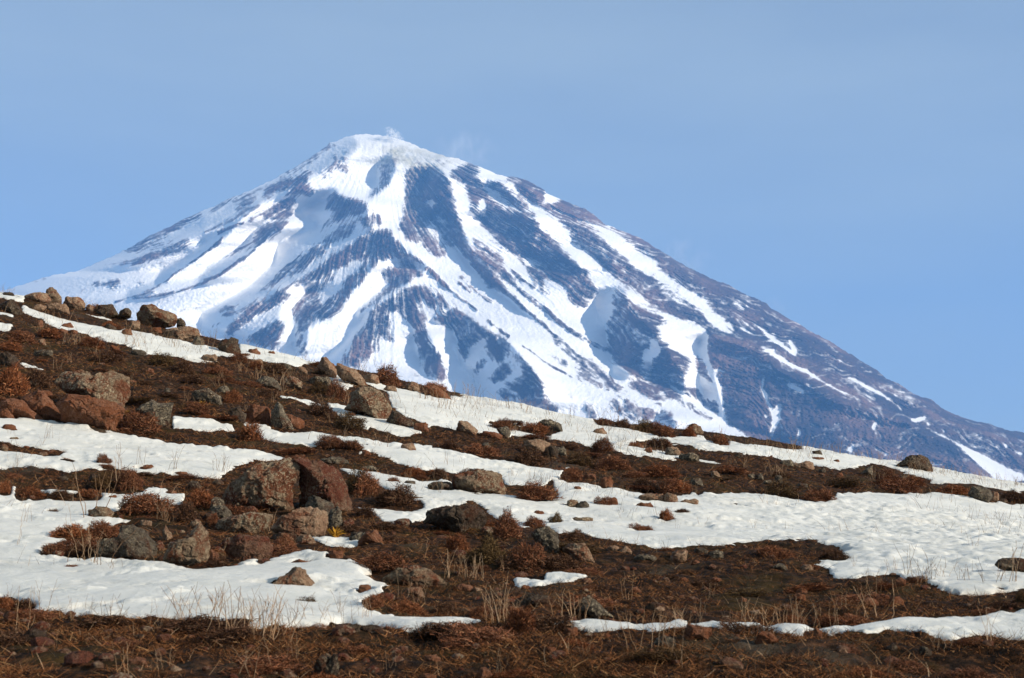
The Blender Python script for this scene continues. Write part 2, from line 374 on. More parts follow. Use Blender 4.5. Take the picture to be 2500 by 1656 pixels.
ROCKLINE = '''
T1 .85 16 1380 990 1480 950 1600 890 1660 820 1760 760 1870 690 1980 600 2070 530 2130 470
T1 .8 16 1100 1090 1300 1030 1480 990
T1 .8 18 1260 1060 1500 1030 1700 990 1850 940 1990 890 2110 825 2230 740 2352 670
T1 .7 18 2080 420 2330 330
T1 .7 14 1960 420 2150 340 2352 240
T2 .85 26 0 1510 150 1450 240 1390 340 1310 430 1260 510 1180 620 1090 720 1030 790 950
T2 .8 14 0 1240 70 1210 160 1140
T2 .8 20 130 1060 250 1010 330 960 370 955
T5 .8 44 560 20 640 90 700 160 760 200
T5 .6 22 760 200 880 310 960 360 1040 430
T5 .8 60 1000 -20 1100 80 1220 160
T5 .75 44 1220 160 1300 240 1400 310 1480 400
T5 .7 32 1480 400 1580 480 1680 560 1800 680
T5 .65 50 1200 20 1360 160 1480 260 1600 350 1720 440
T5 .7 44 1720 440 1800 520 1940 620 2080 710 2220 780 2352 840
T5 .5 30 1370 40 1480 130 1590 220
T5 .5 25 860 150 980 250
T5 .45 30 880 100 1000 230 1180 350
T5 .7 30 1140 520 1240 600 1340 670
T5 .5 16 1470 760 1600 850 1700 930 1900 1040 2100 1130 2300 1190
'''
# which way the flanks turn: + faces left (away from the sun), outline
TURN = '''
T1 .8 740 790 950 690 1130 640 1300 600 1650 420 1930 230 2352 60 2352 240 2150 340 1960 430 1800 480 1600 560 1300 680 1100 730 900 780
T1 1 1180 1060 1240 1000 1480 920 1540 790 1720 690 1860 610 2130 480 2060 540 1870 690 1760 760 1660 820 1600 890 1480 950 1380 990
T1 1 1850 900 2000 760 2170 660 2352 560 2352 670 2230 740 2110 825 1990 890
T2 .5 0 840 640 560 900 400 1190 200 1400 130 1480 200 1360 320 1100 470 980 500 1000 560 760 690 560 740 440 860 300 970 0 1060
T2 .5 0 1120 120 1060 330 960 160 1140 0 1240
T2 .8 440 1100 520 1000 760 920 860 880 780 940 620 1090 430 1260 240 1390 0 1510 0 1440 180 1300 450 1150
T2 .3 780 1568 1540 1070 1620 1030 1780 1030 1900 1180 2130 1370 2060 1480 1980 1370 1840 1290 1640 1330 1470 1568
T2 1 420 1568 560 1430 670 1340 700 1150 820 1090 1060 1010 1060 960 980 910 880 850 1010 800 1130 720 1240 640 1300 700 1560 770 1560 900 1440 930 1580 960 1580 1030 1540 1060 1380 1180 1250 1260 1100 1370 780 1568
T2 .5 1540 720 1660 560 1640 430 1760 300 1830 420 1770 580 1600 720
T2 .8 2050 700 2100 530 2180 430 2270 460 2340 560 2260 620 2230 740 2352 700 2352 900 2250 850 2150 850
T3 .8 230 860 400 780 500 1010 600 1240 800 1440 740 1500 560 1290 420 1160 340 1000
T3 .7 700 880 1040 850 1200 920 1180 1080 1060 1160 1020 1000 860 1040 720 970
T3 .7 720 570 860 560 1040 750 1120 830 960 780 780 630
T3 .8 1000 580 1200 780 1260 790 1210 700 1100 620
T3 .7 1100 1200 1400 1240 1600 1330 1640 1400 1420 1430 1300 1350
T4 1 350 660 500 570 690 470 860 360 950 260 1060 170 1090 60 1180 0 1500 0 1800 0 1640 100 1480 200 1300 330 1100 440 900 530 780 610 590 800 560 860 360 780
T4 .35 590 860 780 620 1070 450 1180 430 1220 470 1150 540 1090 710 1160 760 1080 920 1040 990
T4 .45 1230 600 1600 240 1900 60 2100 60 1990 230 1740 540 1560 700 1390 780 1350 1040 1270 1030
T4 .8 1830 650 2000 500 2352 290 2352 345 1880 650 1850 700
T4 1 1570 1070 1720 950 1870 760 1900 700 1990 600 1960 740 1830 880 1760 1000 1690 1110
T4 .2 2110 250 2352 230 2352 340 2130 340
T5 1 800 780 850 780 930 900 940 770 1050 700 1190 650 1340 720 1480 890 1640 1080 1680 1250 1600 1370 1130 1280 1000 1090 880 970 850 860
T5 .6 420 740 460 680 560 620 640 800 700 880 640 1080 480 970 520 940
T5 .5 790 560 950 480 1130 610 1100 700 880 790 820 650
T5 1 2170 430 2190 290 2352 220 2352 420 2280 560 2220 540
T5 .6 1000 0 1110 80 1300 240 1420 320 1560 480 1640 560 1400 360 1220 220 1080 90
T6 .9 380 1000 200 1000 220 890 400 800 490 820 520 960 640 1080 800 1250 840 1420 760 1568 640 1568 420 1500 330 1380 320 1180 210 1090
T6 1 1200 1290 1290 1240 1300 1250 1290 1400 1340 1568 1200 1480
T6 .7 1290 1250 1560 1320 1760 1380 1900 1568 1330 1568
T6 1 620 380 720 430 830 540 760 520 640 440
T6 .6 0 310 250 460 400 560 300 590 120 430 0 350
T6 .9 800 1300 930 1420 950 1568 760 1568 840 1420
T6 .6 1380 740 1610 835 1850 955 1840 1000 1600 900
T7 1 350 500 430 560 540 650 480 690 380 650
T7 1 1210 300 1290 260 1280 430 1340 590 1450 1080 1250 900 1190 700
T7 1 740 310 840 430 770 490 740 470
T7 .9 750 640 870 360 940 500 1060 600 1060 840 850 690
T7 .7 1290 250 1500 330 1760 400 1960 600 2352 800 2352 1260 1900 1260 1480 1120 1410 740 1290 430
T7 .8 820 1060 860 990 990 1110 960 1150
T8 .7 1150 880 1390 940 1420 1000 1240 1010
T8 .8 0 600 270 730 560 900 870 1010 1200 1080 1400 1200 1700 1330 1850 1568 1850 1900 0 1700
T8 .6 1390 1130 1830 1090 2500 1250 3500 1450 3500 2100 2250 1550 1800 1330 1560 1210
'''
def paint(r, txt, line=False):
    for ln in txt.strip().split('\n'):
        f = ln.split(None, 3 if line else 2)
        if line: r.stroke(nums(f[0], f[3]), float(f[2]) / TILES[f[0]][2], float(f[1]))
        else: r.poly(nums(f[0], f[2]), float(f[1]))

def build_mountain():
    X0, X1, Y0, Y1 = -360, 2900, 300, 1420
    rk = Raster(X0, Y0, X1, Y1, 2, 0.06); paint(rk, ROCK)
    sn = Raster(X0, Y0, X1, Y1, 2, 0.0)                          # narrow snow gullies stay sharp
    for l_ in ROCK.strip().split('\n'):
        f_ = l_.split(None, 2); sn.poly(nums(f_[0], f_[2]), 1.0 if float(f_[1]) <= .15 else 0.0)
    ln_ = Raster(X0, Y0, X1, Y1, 2, 0.0); paint(ln_, ROCKLINE, True)
    sx, sy = np.array(SIL).T
    for c in range(rk.w):                                      # let the skyline keep the ground it stands on
        r_ = int((np.interp(X0 + 2 * c, sx, sy) + 9 - Y0) / 2); rk.a[:max(r_, 0), c] = rk.a[min(max(r_, 0), rk.h - 1), c]
    rk.a = np.maximum(.35 * blur(rk.a, 1, 1) + .65 * blur(rk.a, 4, 2), blur(ln_.a, 1, 1) * 1.05) * (1 - .9 * blur(sn.a, 1, 1))
    tn = Raster(X0, Y0, X1, Y1, 2, -0.55); paint(tn, TURN)
    t = blur(tn.a, 1, 1)
    # flank directions are turned into real ridges: slopes summed across the slope, forgetting far ones
    H = np.zeros_like(t); Hb = np.zeros_like(t); k = 1 - 1 / 34.0
    for c in range(1, t.shape[1]): H[:, c] = H[:, c - 1] * k + t[:, c]
    for c in range(t.shape[1] - 2, -1, -1): Hb[:, c] = Hb[:, c + 1] * k - t[:, c]
    H = blur((H + Hb) * .5, 1, 1)
    for _ in range(2):                                         # even out neighbouring rows along the fall line
        c_ = np.cumsum(np.pad(H, [(4, 3), (0, 0)], mode='edge'), 0, dtype=np.float64); H = ((c_[7:] - c_[:-7]) / 7).astype(np.float32)
    H -= blur(H, 60, 2) * .5
    nc, nr = 2050, 740
    xs = np.linspace(X0 + 4, X1 - 4, nc)
    sx, sy = np.array(SIL).T
    ys = np.interp(xs, sx, sy)
    ys += 2.0 * sstep(230, 60, np.abs(xs - 925)) * fbm2(xs / 6.0, xs * 0 + 4, 3, 6) + 2.6 * fbm2(xs / 13.0, xs * 0, 4, 5) + 1.6 * np.maximum(0, fbm2(xs / 5.0, xs * 0 + 9, 2, 8))
    v = np.linspace(0, 1, nr)[:, None] ** 1.1
    yy = ys[None, :] + (1400 - ys[None, :]) * v
    xx = np.repeat(xs[None, :], nr, 0)
    # a cone whose half-widths follow the skyline
    gy = np.linspace(331, 1420, 400)
    xl = np.array([np.interp(y, sy[:21][::-1], sx[:21][::-1]) for y in gy]); xr = np.array([np.interp(y, sy[24:], sx[24:]) for y in gy])
    xl = np.where(gy > 709, 10 - (gy - 709) * 2.3, xl); xr = np.where(gy > 1056, 2500 + (gy - 1056) * 2.6, xr)
    L_, R_ = np.interp(yy, gy, xl), np.interp(yy, gy, xr)
    mid = 925 + (yy - 331) * .22
    hw = np.where(xx < mid, mid - L_, R_ - mid) + 30
    tt = np.clip(np.abs(xx - mid) / hw, 0, 1)
    m = 2.35                                                   # metres per pixel out there
    hh = (yy - 331)
    D = 9400 - m * hh * 1.55 * np.sqrt(np.clip(1 - tt ** 2.6, 0, 1) * .92 + .08 * (1 - tt))
    rel = rk.sample(xx, yy, H); rock = rk.sample(xx, yy) * (.86 + .10 * sstep(1450, 1900, xx)); turn = rk.sample(xx, yy, t)
    # streaks that run down the fall line (fanning and flattening away from the summit) and broken rock
    ang = (xx - 925) * 600 ** .7 / np.maximum(yy - 200, 60) ** 1.7; ang = np.sign(ang) * np.log1p(1.5 * np.abs(ang)) / 1.3; rad = np.hypot(xx - 925, yy - 200)
    rough = np.clip(rock * 1.25, .06, 1) ** 1.3
    fade = sstep(0, 26, yy - ys[None, :])
    # fans of narrow ribs and gullies running down the fall line, wandering a little
    wob = .07 * fbm2(xx / 120, yy / 120, 4, 71); an = ang + wob
    rib = lambda f, l, sd: 1 - 2 * np.abs(fbm2(an * f, rad / l, 3, sd))
    r1 = rib(26, 300, 3); r2 = rib(64, 130, 13); r3 = fbm2(xx / 9, yy / 7, 4, 21); r4 = fbm2(xx / 10, yy / 6, 3, 33)
    worn = .30 + .70 * sstep(-.25, .35, fbm2(xx / 120, yy / 120, 3, 91))
    top = sstep(140, 330, rad)
    D -= rel * 2 * m * 3.3 * (.35 + .65 * sstep(0, 60, yy - ys[None, :]))
    D -= fade * (top * (34 * r1 * (.26 * worn + .95 * rough) + 20 * r2 * (.18 * worn + rough)) + 26 * r3 * rough + 4.0 * r4 + (3.0 + 9 * rough) * fbm2(xx / 4.2, yy / 3.6, 2, 37))
    fine = fbm2(an * 150, rad / 36, 4, 55); vf = fbm2(an * 240, rad / 26, 3, 57); lum = .40 * np.maximum(r3, -.4) + top * (.22 * r1 + .24 * r2 + (.60 * fine + .30 * vf) * (.75 + .5 * fbm2(xx / 90, yy / 90, 2, 58))) - .09
    dx, dy, dz = pixdir(xx, yy)
    P = np.stack([dx / dy * D, D, dz / dy * D], -1)
    nb = 24                                                    # the far side, falling away behind the skyline
    back = []
    for j in range(nb, 0, -1):
        q = P[0].copy(); e = (j / nb) ** 1.5
        q[:, 1] += 4200 * e; q[:, 2] -= np.maximum(q[:, 2] + 200, 0) * e
        back.append(q)
    P = np.concatenate([np.array(back), P], 0)
    pad = lambda a: np.concatenate([np.repeat(a[:1], nb, 0), a], 0)
    M = Mat('mountain_snow_and_rock', 0.85, 0.1)
    # fine detail: rock shows where the amount beats a streaked noise
    n1 = M.noise(.036, 8, .78); n2 = M.noise(.009, 4, .6, M.mapping((1, .35, .35)))
    f = M.math('ADD', M.math('MULTIPLY', n1, 1.0), M.math('MULTIPLY', n2, .4))
    th = M.math('ADD', M.attr('rock'), M.math('SUBTRACT', M.attr('streak'), f))
    fac = M.ramp(M.math('ADD', th, .70), [(.34, 0.0), (.52, .62), (.85, 1.0)])
    big = M.noise(.0022, 5, .6)
    rockc = M.ramp(big, [(.36, (.040, .032, .034)), (.5, (.100, .068, .060)), (.60, (.22, .135, .105))])
    rockc = M.mix(M.ramp(n1, [(.35, .35), (.65, 1.0)]), (.02, .017, .02), rockc)
    snowc = M.ramp(M.noise(.004, 5, .6), [(.3, (.80, .81, .81)), (.7, (.88, .875, .86))])
    snowc = M.mix(M.attr('sulphur'), snowc, (.40, .38, .25))
    M.color(M.mix(fac, snowc, M.mix(M.math('MULTIPLY', M.attr('sulphur'), .55), rockc, (.40, .37, .25))))
    M.bump(M.noise(.045, 6, .7), .5, 8.0)
    sul = np.exp(-(((xx - 1000) / 120) ** 2 + ((yy - 378) / 34) ** 2)) * 1.15 + np.exp(-(((xx - 1035) / 35) ** 2 + ((yy - 415) / 14) ** 2)) * .8
    sul = np.clip(sul + .5 * np.exp(-(((xx - 1015) / 26) ** 2 + ((yy - 490) / 60) ** 2)), 0, .85) * (.6 + .6 * fbm2(xx / 20, yy / 9, 3, 61))
    streak = .26 * top * fbm2(an * 60, rad / 90, 4, 44) + lum * (.35 + .65 * sstep(.05, .3, rock))
    me = mesh_np('mountain', P.reshape(-1, 3), grid_faces(nr + nb, nc)[:, ::-1], M.m, {'rock': pad(rock), 'streak': pad(streak), 'sulphur': pad(np.clip(sul, 0, 1))})
    tag(obj('mountain', me), kind='structure')

build_mountain()

def build_valley():
    n = 60
    g = np.linspace(-1, 1, n); xx, yy = np.meshgrid(g * 16000, np.linspace(90, 15000, n))
    zz = -230 + 40 * fbm2(xx / 900, yy / 900, 3, 71)
    M = Mat('valley_scree'); M.color(M.ramp(M.noise(.01, 6, .65), [(.4, (.08, .055, .045)), (.6, (.8, .8, .8))]))
    tag(obj('valley_ground', mesh_np('valley_ground', np.stack([xx, yy, zz], -1).reshape(-1, 3), grid_faces(n, n), M.m)), kind='structure')
build_valley()
# ------------------------------------------------------------------ the hillside: soil and snow
YC = 46.0
_zt = np.array([(-9, -2.3), (-5, -2.0), (0, -1.6), (5, -1.2), (8, -.95), (9, -.87), (11, -.69), (14, -.426), (18, -.027), (24, .73), (32, 2.04), (40, 3.53), (46, 4.59)])
_bt = np.array([(-9, .0), (9, .0), (14, 0.0), (18, .03), (24, .09), (32, .14), (46, .178)])
_fy = np.linspace(-9, 46, 1101)
def _smooth(a, n):
    p = np.concatenate([2 * a[0] - a[1:n + 1][::-1], a, 2 * a[-1] - a[-n - 1:-1][::-1]]); k = np.hanning(2 * n + 1); k /= k.sum()
    return np.convolve(p, k, 'valid')
_fz = _smooth(np.interp(_fy, *_zt.T), 50); _fb = _smooth(np.interp(_fy, *_bt.T), 60)
CREST = np.array([(-600, 640), (-200, 690), (0, 716), (116, 742), (230, 766), (330, 785), (444, 812), (591, 845), (700, 868), (742, 883), (898, 912), (1109, 962), (1373, 1012), (1584, 1042),
                  (1817, 1068), (2007, 1100), (2165, 1130), (2500, 1183), (2900, 1260)], float)
def zbase(X, Y):
    Yc = np.minimum(Y, YC)
    u = X / np.maximum(Y, 4.0)
    px = IW / 2 + u * FPX * 1.0
    z = np.interp(Yc, _fy, _fz) - np.interp(Yc, _fy, _fb) * np.clip(X, -40, 40) * np.where(Y > YC, YC / np.maximum(Y, 1), 1)
    # bend the far part so that the brow runs as in the photograph
    cy = np.interp(px, CREST[:, 0], CREST[:, 1])
    dx, dy, dz = pixdir(px, cy)
    want = dz / dy * YC
    have = np.interp(YC, _fy, _fz) - np.interp(YC, _fy, _fb) * np.clip(u * YC, -40, 40)
    z = z + sstep(26, YC, Yc) * (want - have)
    over = np.maximum(Y - YC, 0)
    return z + over * want / YC - .012 * over ** 2

def bumps(X, Y):
    return .11 * fbm2(X / 2.6, Y / 2.6, 3, 101) + .085 * fbm2(X / .62, Y / .62, 4, 102)
def micro(X, Y):
    return .026 * fbm2(X / .13, Y / .13, 3, 103) + .035 * np.abs(fbm2(X / .3, Y / .3, 2, 104))

SNOW = '''
F1 1 130 260 250 290 380 330 520 355 640 380 760 405 840 400 960 430 1060 455 1220 490 1300 510 1390 540 1540 580 1530 540 1520 470 1270 415 1270 380 1380 425 1500 450 1640 480 1800 525 2010 590 2060 620 1880 640 1700 610 1540 600 1400 590 1300 570 1420 630 1300 620 1200 600 1120 580 1020 560 900 550 780 500 680 485 560 440 460 420 340 390 270 340 150 300
F1 1 -200 120 0 160 180 205 210 230 100 240 0 210 -200 180
F1 1 -200 280 0 300 90 320 80 345 0 330 -200 310
F1 1 -200 340 0 365 110 395 60 415 0 410 -200 390
F1 1 110 595 200 615 320 650 260 650 140 620
F1 1 395 480 470 490 450 499 400 492
F1 1 430 280 640 310 780 340 600 318
F1 1 -100 960 110 950 230 980 340 990 490 1000 720 1050 900 1090 1100 1110 1200 1130 1400 1145 1500 1165 1700 1170 1860 1220 1620 1240 1530 1290 1420 1360 1250 1365 1050 1350 900 1340 700 1320 540 1330 420 1340 260 1320 100 1305 -100 1290
F1 0 -50 1165 100 1185 200 1190 420 1220 380 1240 230 1232 100 1212 -50 1205
F1 1 1100 950 1200 970 1320 985 1480 1010 1500 1040 1340 1045 1200 1040 1100 1045
F1 1 1360 945 1520 985 1680 1010 1800 1050 2000 1055 2150 1080 2352 1120 2352 1205 2200 1180 2000 1150 1850 1130 1700 1090 1600 1040 1500 1000
F1 1 1690 840 1800 845 1950 865 2080 910 2160 950 2230 980 2352 1010 2352 1050 2250 1020 2150 950 2000 900 1850 870
F1 1 2110 730 2170 730 2240 770 2200 800 2130 760
F1 1 2150 1265 2352 1300 2352 1370 2230 1330
F4 1 -100 310 80 330 320 350 500 360 640 365 720 385 880 390 1000 340 1180 390 1180 440 1000 430 800 440 700 520 760 550 900 550 760 570 600 590 420 620 300 650 420 660 620 690 420 720 260 750 270 780 600 790 800 800 1000 840 1250 870 1480 850 1560 830 1750 830 1900 810 2050 830 2300 850 2352 870 2352 1240 2100 1250 1900 1245 1700 1260 1500 1240 1250 1235 900 1215 700 1210 500 1200 300 1170 100 1160 -100 1150
F4 0 -100 1040 100 1055 180 1090 240 1130 100 1140 -100 1145
F4 0 0 300 90 305 60 395 0 400
F4 0 100 350 310 360 300 420 110 425
F4 0 290 380 640 370 655 405 500 430 330 425
F5 0 0 850 150 835 300 845 500 820 500 1200 0 1250
F5 1 0 850 150 850 270 880 280 910 180 930 300 960 420 975 470 1000 600 1020 700 1020 800 1045 640 1042 560 1010 440 1010 330 1030 440 1070 300 1065 190 1090 260 1130 340 1140 500 1160 650 1185 860 1175 1000 1190 1100 1220 1050 1240 950 1255 880 1250 750 1270 600 1295 500 1295 380 1265 250 1240 100 1215 0 1240
F4 1 1900 670 2000 685 2200 690 2352 705 2352 735 2250 727 2050 735 1950 700
F5 1 0 700 100 695 200 725 290 742 150 745 0 740
F5 1 1100 940 1240 912 1380 930 1400 875 1480 875 1560 908 1740 925 1600 950 1420 970 1280 990 1160 950
F5 1 1500 822 1600 826 1560 842
F5 1 1360 1234 1480 1250 1510 1290 1380 1300
F5 1 1590 1224 1780 1244 1940 1252 1920 1306 1740 1304
F5 1 2020 1254 2150 1258 2220 1228 2320 1234 2250 1306 2100 1326 2030 1316
F3 1 -10 1400 100 1400 160 1372 215 1384 210 1446 80 1468 -10 1464
F3 1 345 1392 480 1412 665 1396 680 1462 480 1488 380 1476
F3 1 765 1412 985 1412 965 1498 790 1488
F3 1 1060 1440 1250 1435 1500 1410 1560 1380 1800 1370 1950 1370 2150 1350 2500 1335 2500 1540 2100 1525 1900 1560 1700 1530 1500 1500 1350 1520 1200 1490 1080 1480
F2 1 50 745 200 770 420 800 600 830 790 840 800 900 1050 930 1180 945 1400 985 1480 960 1430 830 1560 850 1720 885 1850 895 2040 920 2060 945 2352 930 2352 1270 2200 1275 2050 1275 1760 1240 1640 1215 1560 1180 1470 1190 1380 1120 1250 1150 1120 1090 1000 1030 930 1000 800 1010 660 1040 610 1100 460 1130 350 1110 300 1070 180 1040 180 1000 400 1010 560 1020 620 1010 500 960 350 880 160 800
F3 1 120 560 300 550 460 540 600 545 740 560 900 580 1100 600 1160 550 1300 545 1500 550 1800 545 2000 560 2060 595 2500 600 2500 1140 2150 1160 1950 1160 1800 1140 1660 1110 1500 1070 1340 1075 1280 1100 1150 1080 1080 1020 950 990 1100 980 1200 935 1280 940 1050 885 900 875 700 865 500 880 200 880 0 890 0 560
F2 1 0 570 150 585 350 590 480 610 560 600 700 640 850 670 1000 690 1180 720 1330 750 1480 760 1560 750 1500 790 1470 840 1350 870 1150 850 1080 790 980 770 800 790 700 780 560 770 440 730 330 690 230 660 130 640 0 620
F2 1 0 200 60 160 240 210 430 250 580 270 780 310 900 300 1100 330 1300 370 1500 400 1690 440 1700 480 1850 500 1980 530 2100 560 2220 575 2352 575 2352 650 2200 600 2050 580 1960 600 2020 640 2150 690 2250 720 2100 715 1900 700 1750 670 1640 640 1500 600 1400 590 1280 560 1170 550 1160 575 1050 570 950 570 800 545 700 520 640 540 560 560 640 560 500 560 330 525 180 490 80 440 0 400 0 360 110 370 200 420 320 460 380 470 540 510 640 530 480 430 400 360 380 280 270 250 130 240
F2 0 1000 480 1100 460 1220 490 1420 500 1480 530 1400 560 1220 520
F3 1 0 170 150 180 300 170 440 185 600 190 780 210 900 235 1020 250 1200 270 1400 310 1560 340 1800 380 2000 410 2200 440 2600 490 2600 545 2180 520 2020 500 1800 480 1640 430 1500 380 1390 370 1250 380 1060 370 1000 350 880 330 760 310 640 300 500 290 360 280 270 270 150 240 0 220
F3 1 0 265 140 290 280 320 480 360 550 370 420 360 290 340 150 330 0 325
F3 0 430 150 640 185 900 235 950 262 850 267 640 237 480 202
F3 0 0 100 300 140 470 170 460 240 380 235 300 175 150 180 0 170
'''
SNOW += 'V 1 1250 1449 1420 1457 1610 1461 1800 1465 1910 1467 1910 1481 1700 1482 1510 1475 1320 1469 1250 1461\n'
SNR = Raster(-60, 600, 2560, 1680, 1, 0.0)
for ln in SNOW.strip().split('\n'):
    f = ln.split(None, 2); SNR.poly(nums(f[0], f[2]), float(f[1]))
SNW = blur(SNR.a, 14, 2)
SNF = blur(SNR.a, 2, 2)
SNR.a = blur(SNR.a, 5, 2)

MELT = []          # bare rings that open round rocks and shrubs: X, Y, radius
def snow_amount(X, Y, zb=None):
    zb = zbase(X, Y) if zb is None else zb
    px, py = project(X, np.maximum(Y, 3.0), zb)
    m = SNR.sample(np.clip(px, 3, 2497), np.clip(py, 610, 1652))
    fr = sstep(20, 30, Y); m = m * (1 - fr) + fr * (SNR.sample(np.clip(px, 3, 2497), np.clip(py, 610, 1652), SNF) + .07)
    m = np.where(Y > YC, SNR.sample(np.clip(px, 3, 2497), np.interp(np.clip(px, 3, 2497), CREST[:, 0], CREST[:, 1]) + 5), m)
    n = fbm2(X / 1.5, Y / .8, 6, 201, .66)
    m = m + (.30 + .26 * sstep(11, 16, Y)) * n + .34 * fbm2(X / .34, Y / .14, 4, 211, .62)
    far = sstep(24, 40, Y)
    m = m - far * .10 * np.maximum(0, fbm2(X / 2.2, Y / 1.6, 3, 207) - .12) * 3
    return m

# one fan-shaped lattice for both sheets, finer towards the middle and with distance
_q = np.linspace(-1, 1, 1500)
UU = .40 * _q + .50 * _q ** 5
_zc = np.linspace(-8.5, 46, 6000); _scr = project(0 * _zc[_zc > 6], _zc[_zc > 6], np.interp(_zc[_zc > 6], _fy, _fz))[1]
_w = np.where(_zc > 6, 0, .004); _w[_zc > 6] = np.abs(np.gradient(_scr)) / np.abs(np.gradient(_scr)).sum() * .72 + .28 * (1 / _zc[_zc > 6]) / (1 / _zc[_zc > 6]).sum()
_w[_zc <= 6] = .10 / (_zc <= 6).sum(); _cw = np.cumsum(_w) / _w.sum()
YR = np.concatenate([np.interp(np.linspace(0, 1, 860), _cw, _zc), 46 + np.linspace(0, 1, 60)[1:] ** 1.6 * 50])
GY = np.repeat(YR[:, None], len(UU), 1); GX = UU[None, :] * (np.maximum(GY, -2) + 7)
ZB = zbase(GX, GY)
ZS = ZB + bumps(GX, GY)

def ground_z(X, Y):
    X = np.atleast_1d(np.asarray(X, float)); Y = np.atleast_1d(np.asarray(Y, float))
    return zbase(X, Y) + bumps(X, Y)
_ry = np.geomspace(5, 47.5, 3000)
def on_ground(px, py):
    """the point of the hillside that shows at this pixel"""
    dx, dy, dz = pixdir(px, py)
    X, Z = dx / dy * _ry, dz / dy * _ry
    hit = np.nonzero(ground_z(X, _ry) >= Z)[0]
    k = hit[0] if len(hit) else len(_ry) - 40
    return float(X[k]), float(_ry[k])

def build_ground():
    m = snow_amount(GX, GY, ZB)
    for X, Y, r in MELT:
        a = np.searchsorted(YR, Y - 3 * r); b = np.searchsorted(YR, Y + 3 * r)
        d = np.hypot(GX[a:b] - X, GY[a:b] - Y)
        m[a:b] -= .34 * np.exp(-(d / r) ** 4)
    e = m - .5
    px, py = project(GX, np.maximum(GY, 3.0), ZB)
    wide = SNR.sample(np.clip(px, 3, 2497), np.clip(py, 610, 1652), SNW)
    t = .004 + .020 * sstep(0, .4, e) + .035 * sstep(.5, 1.0, wide) * sstep(0, .4, e)
    # wind-worn surface of the snow, strongest on the field at the right
    lump = sstep(1.5, 7, GX) * sstep(12, 16, GY) * (1 - sstep(27, 32, GY))
    t = t + sstep(.0, .2, e) * (.020 * fbm2(GX / .5, GY / .34, 4, 301) + lump * (.085 * np.abs(fbm2(GX / .34, GY / .30, 3, 302)) - .014) + .012 * fbm2(GX / .12, GY / .09, 2, 303) * (.35 + .65 * lump))
    soil = ZS + micro(GX, GY)
    smooth = ZB + .11 * fbm2(GX / 2.6, GY / 2.6, 3, 101) + .030 * fbm2(GX / .9, GY / .7, 2, 102)
    zsnow = np.where(e > 0, smooth * 1.0 + t + .02, soil - .03 + np.maximum(e, -.4) * .5)
    k = sstep(-.03, .05, e)
    zsnow = (soil - .04) * (1 - k) + np.maximum(smooth + t - .012, soil - .03 + .045 * sstep(0, .3, e)) * k
    soil = np.where(e > .25, np.minimum(soil, zsnow - .03), soil)
    F = grid_faces(*GX.shape)
    M = Mat('turf_and_soil', .95, .08)
    a = M.noise(1.1, 6, .65); b = M.noise(9.0, 7, .7); c = M.noise(60.0, 4, .7)
    col = M.ramp(b, [(.32, (.0025, .0018, .0014)), (.48, (.014, .0075, .004)), (.60, (.055, .025, .011)), (.74, (.18, .082, .036))])
    col = M.mix(M.ramp(a, [(.50, 0.0), (.68, .75)]), col, M.ramp(c, [(.35, (.018, .013, .004)), (.7, (.060, .040, .012))]))
    col = M.mix(M.ramp(M.noise(.55, 5, .6), [(.58, 0.0), (.72, .5)]), col, M.ramp(c, [(.3, (.018, .017, .016)), (.7, (.12, .098, .080))]))
    M.color(col); M.bump(M.math('ADD', M.math('MULTIPLY', b, .7), M.math('MULTIPLY', c, .5)), .9, .03)
    tag(obj('ground', mesh_np('ground', np.stack([GX, GY, soil], -1).reshape(-1, 3), F, M.m)), kind='structure')
    M = Mat('snow', .55, .25)
    n = M.noise(7.0, 6, .65)
    dirty = M.math('MULTIPLY', M.ramp(M.attr('edge'), [(.0, 1.0), (.35, .45), (1.0, .04)]), M.ramp(n, [(.35, .15), (.7, .8)]))
    M.color(M.mix(dirty, M.ramp(M.noise(1.1, 7, .68), [(.32, (.47, .485, .46)), (.5, (.555, .565, .535)), (.68, (.60, .607, .57))]), (.42, .37, .31)))
    M.b.inputs['Subsurface Weight'].default_value = .12
    M.b.inputs['Subsurface Radius'].default_value = (.03, .035, .045)
    M.b.inputs['Subsurface Scale'].default_value = 1.0
    M.bump(M.math('ADD', M.noise(16.0, 7, .68, M.mapping((1, 1.8, 1))), M.math('MULTIPLY', M.noise(90.0, 4, .6), .30)), .55, .030)
    keep = (e.ravel() > -.12)[F].any(1)
    used = np.zeros(GX.size, bool); used[F[keep].ravel()] = True
    idx = np.cumsum(used) - 1
    V = np.stack([GX, GY, zsnow], -1).reshape(-1, 3)[used]
    tag(obj('snow', mesh_np('snow', V, idx[F[keep]], M.m, {'edge': np.clip(e, 0, .5).ravel()[used] * 2})), kind='structure')
    return e
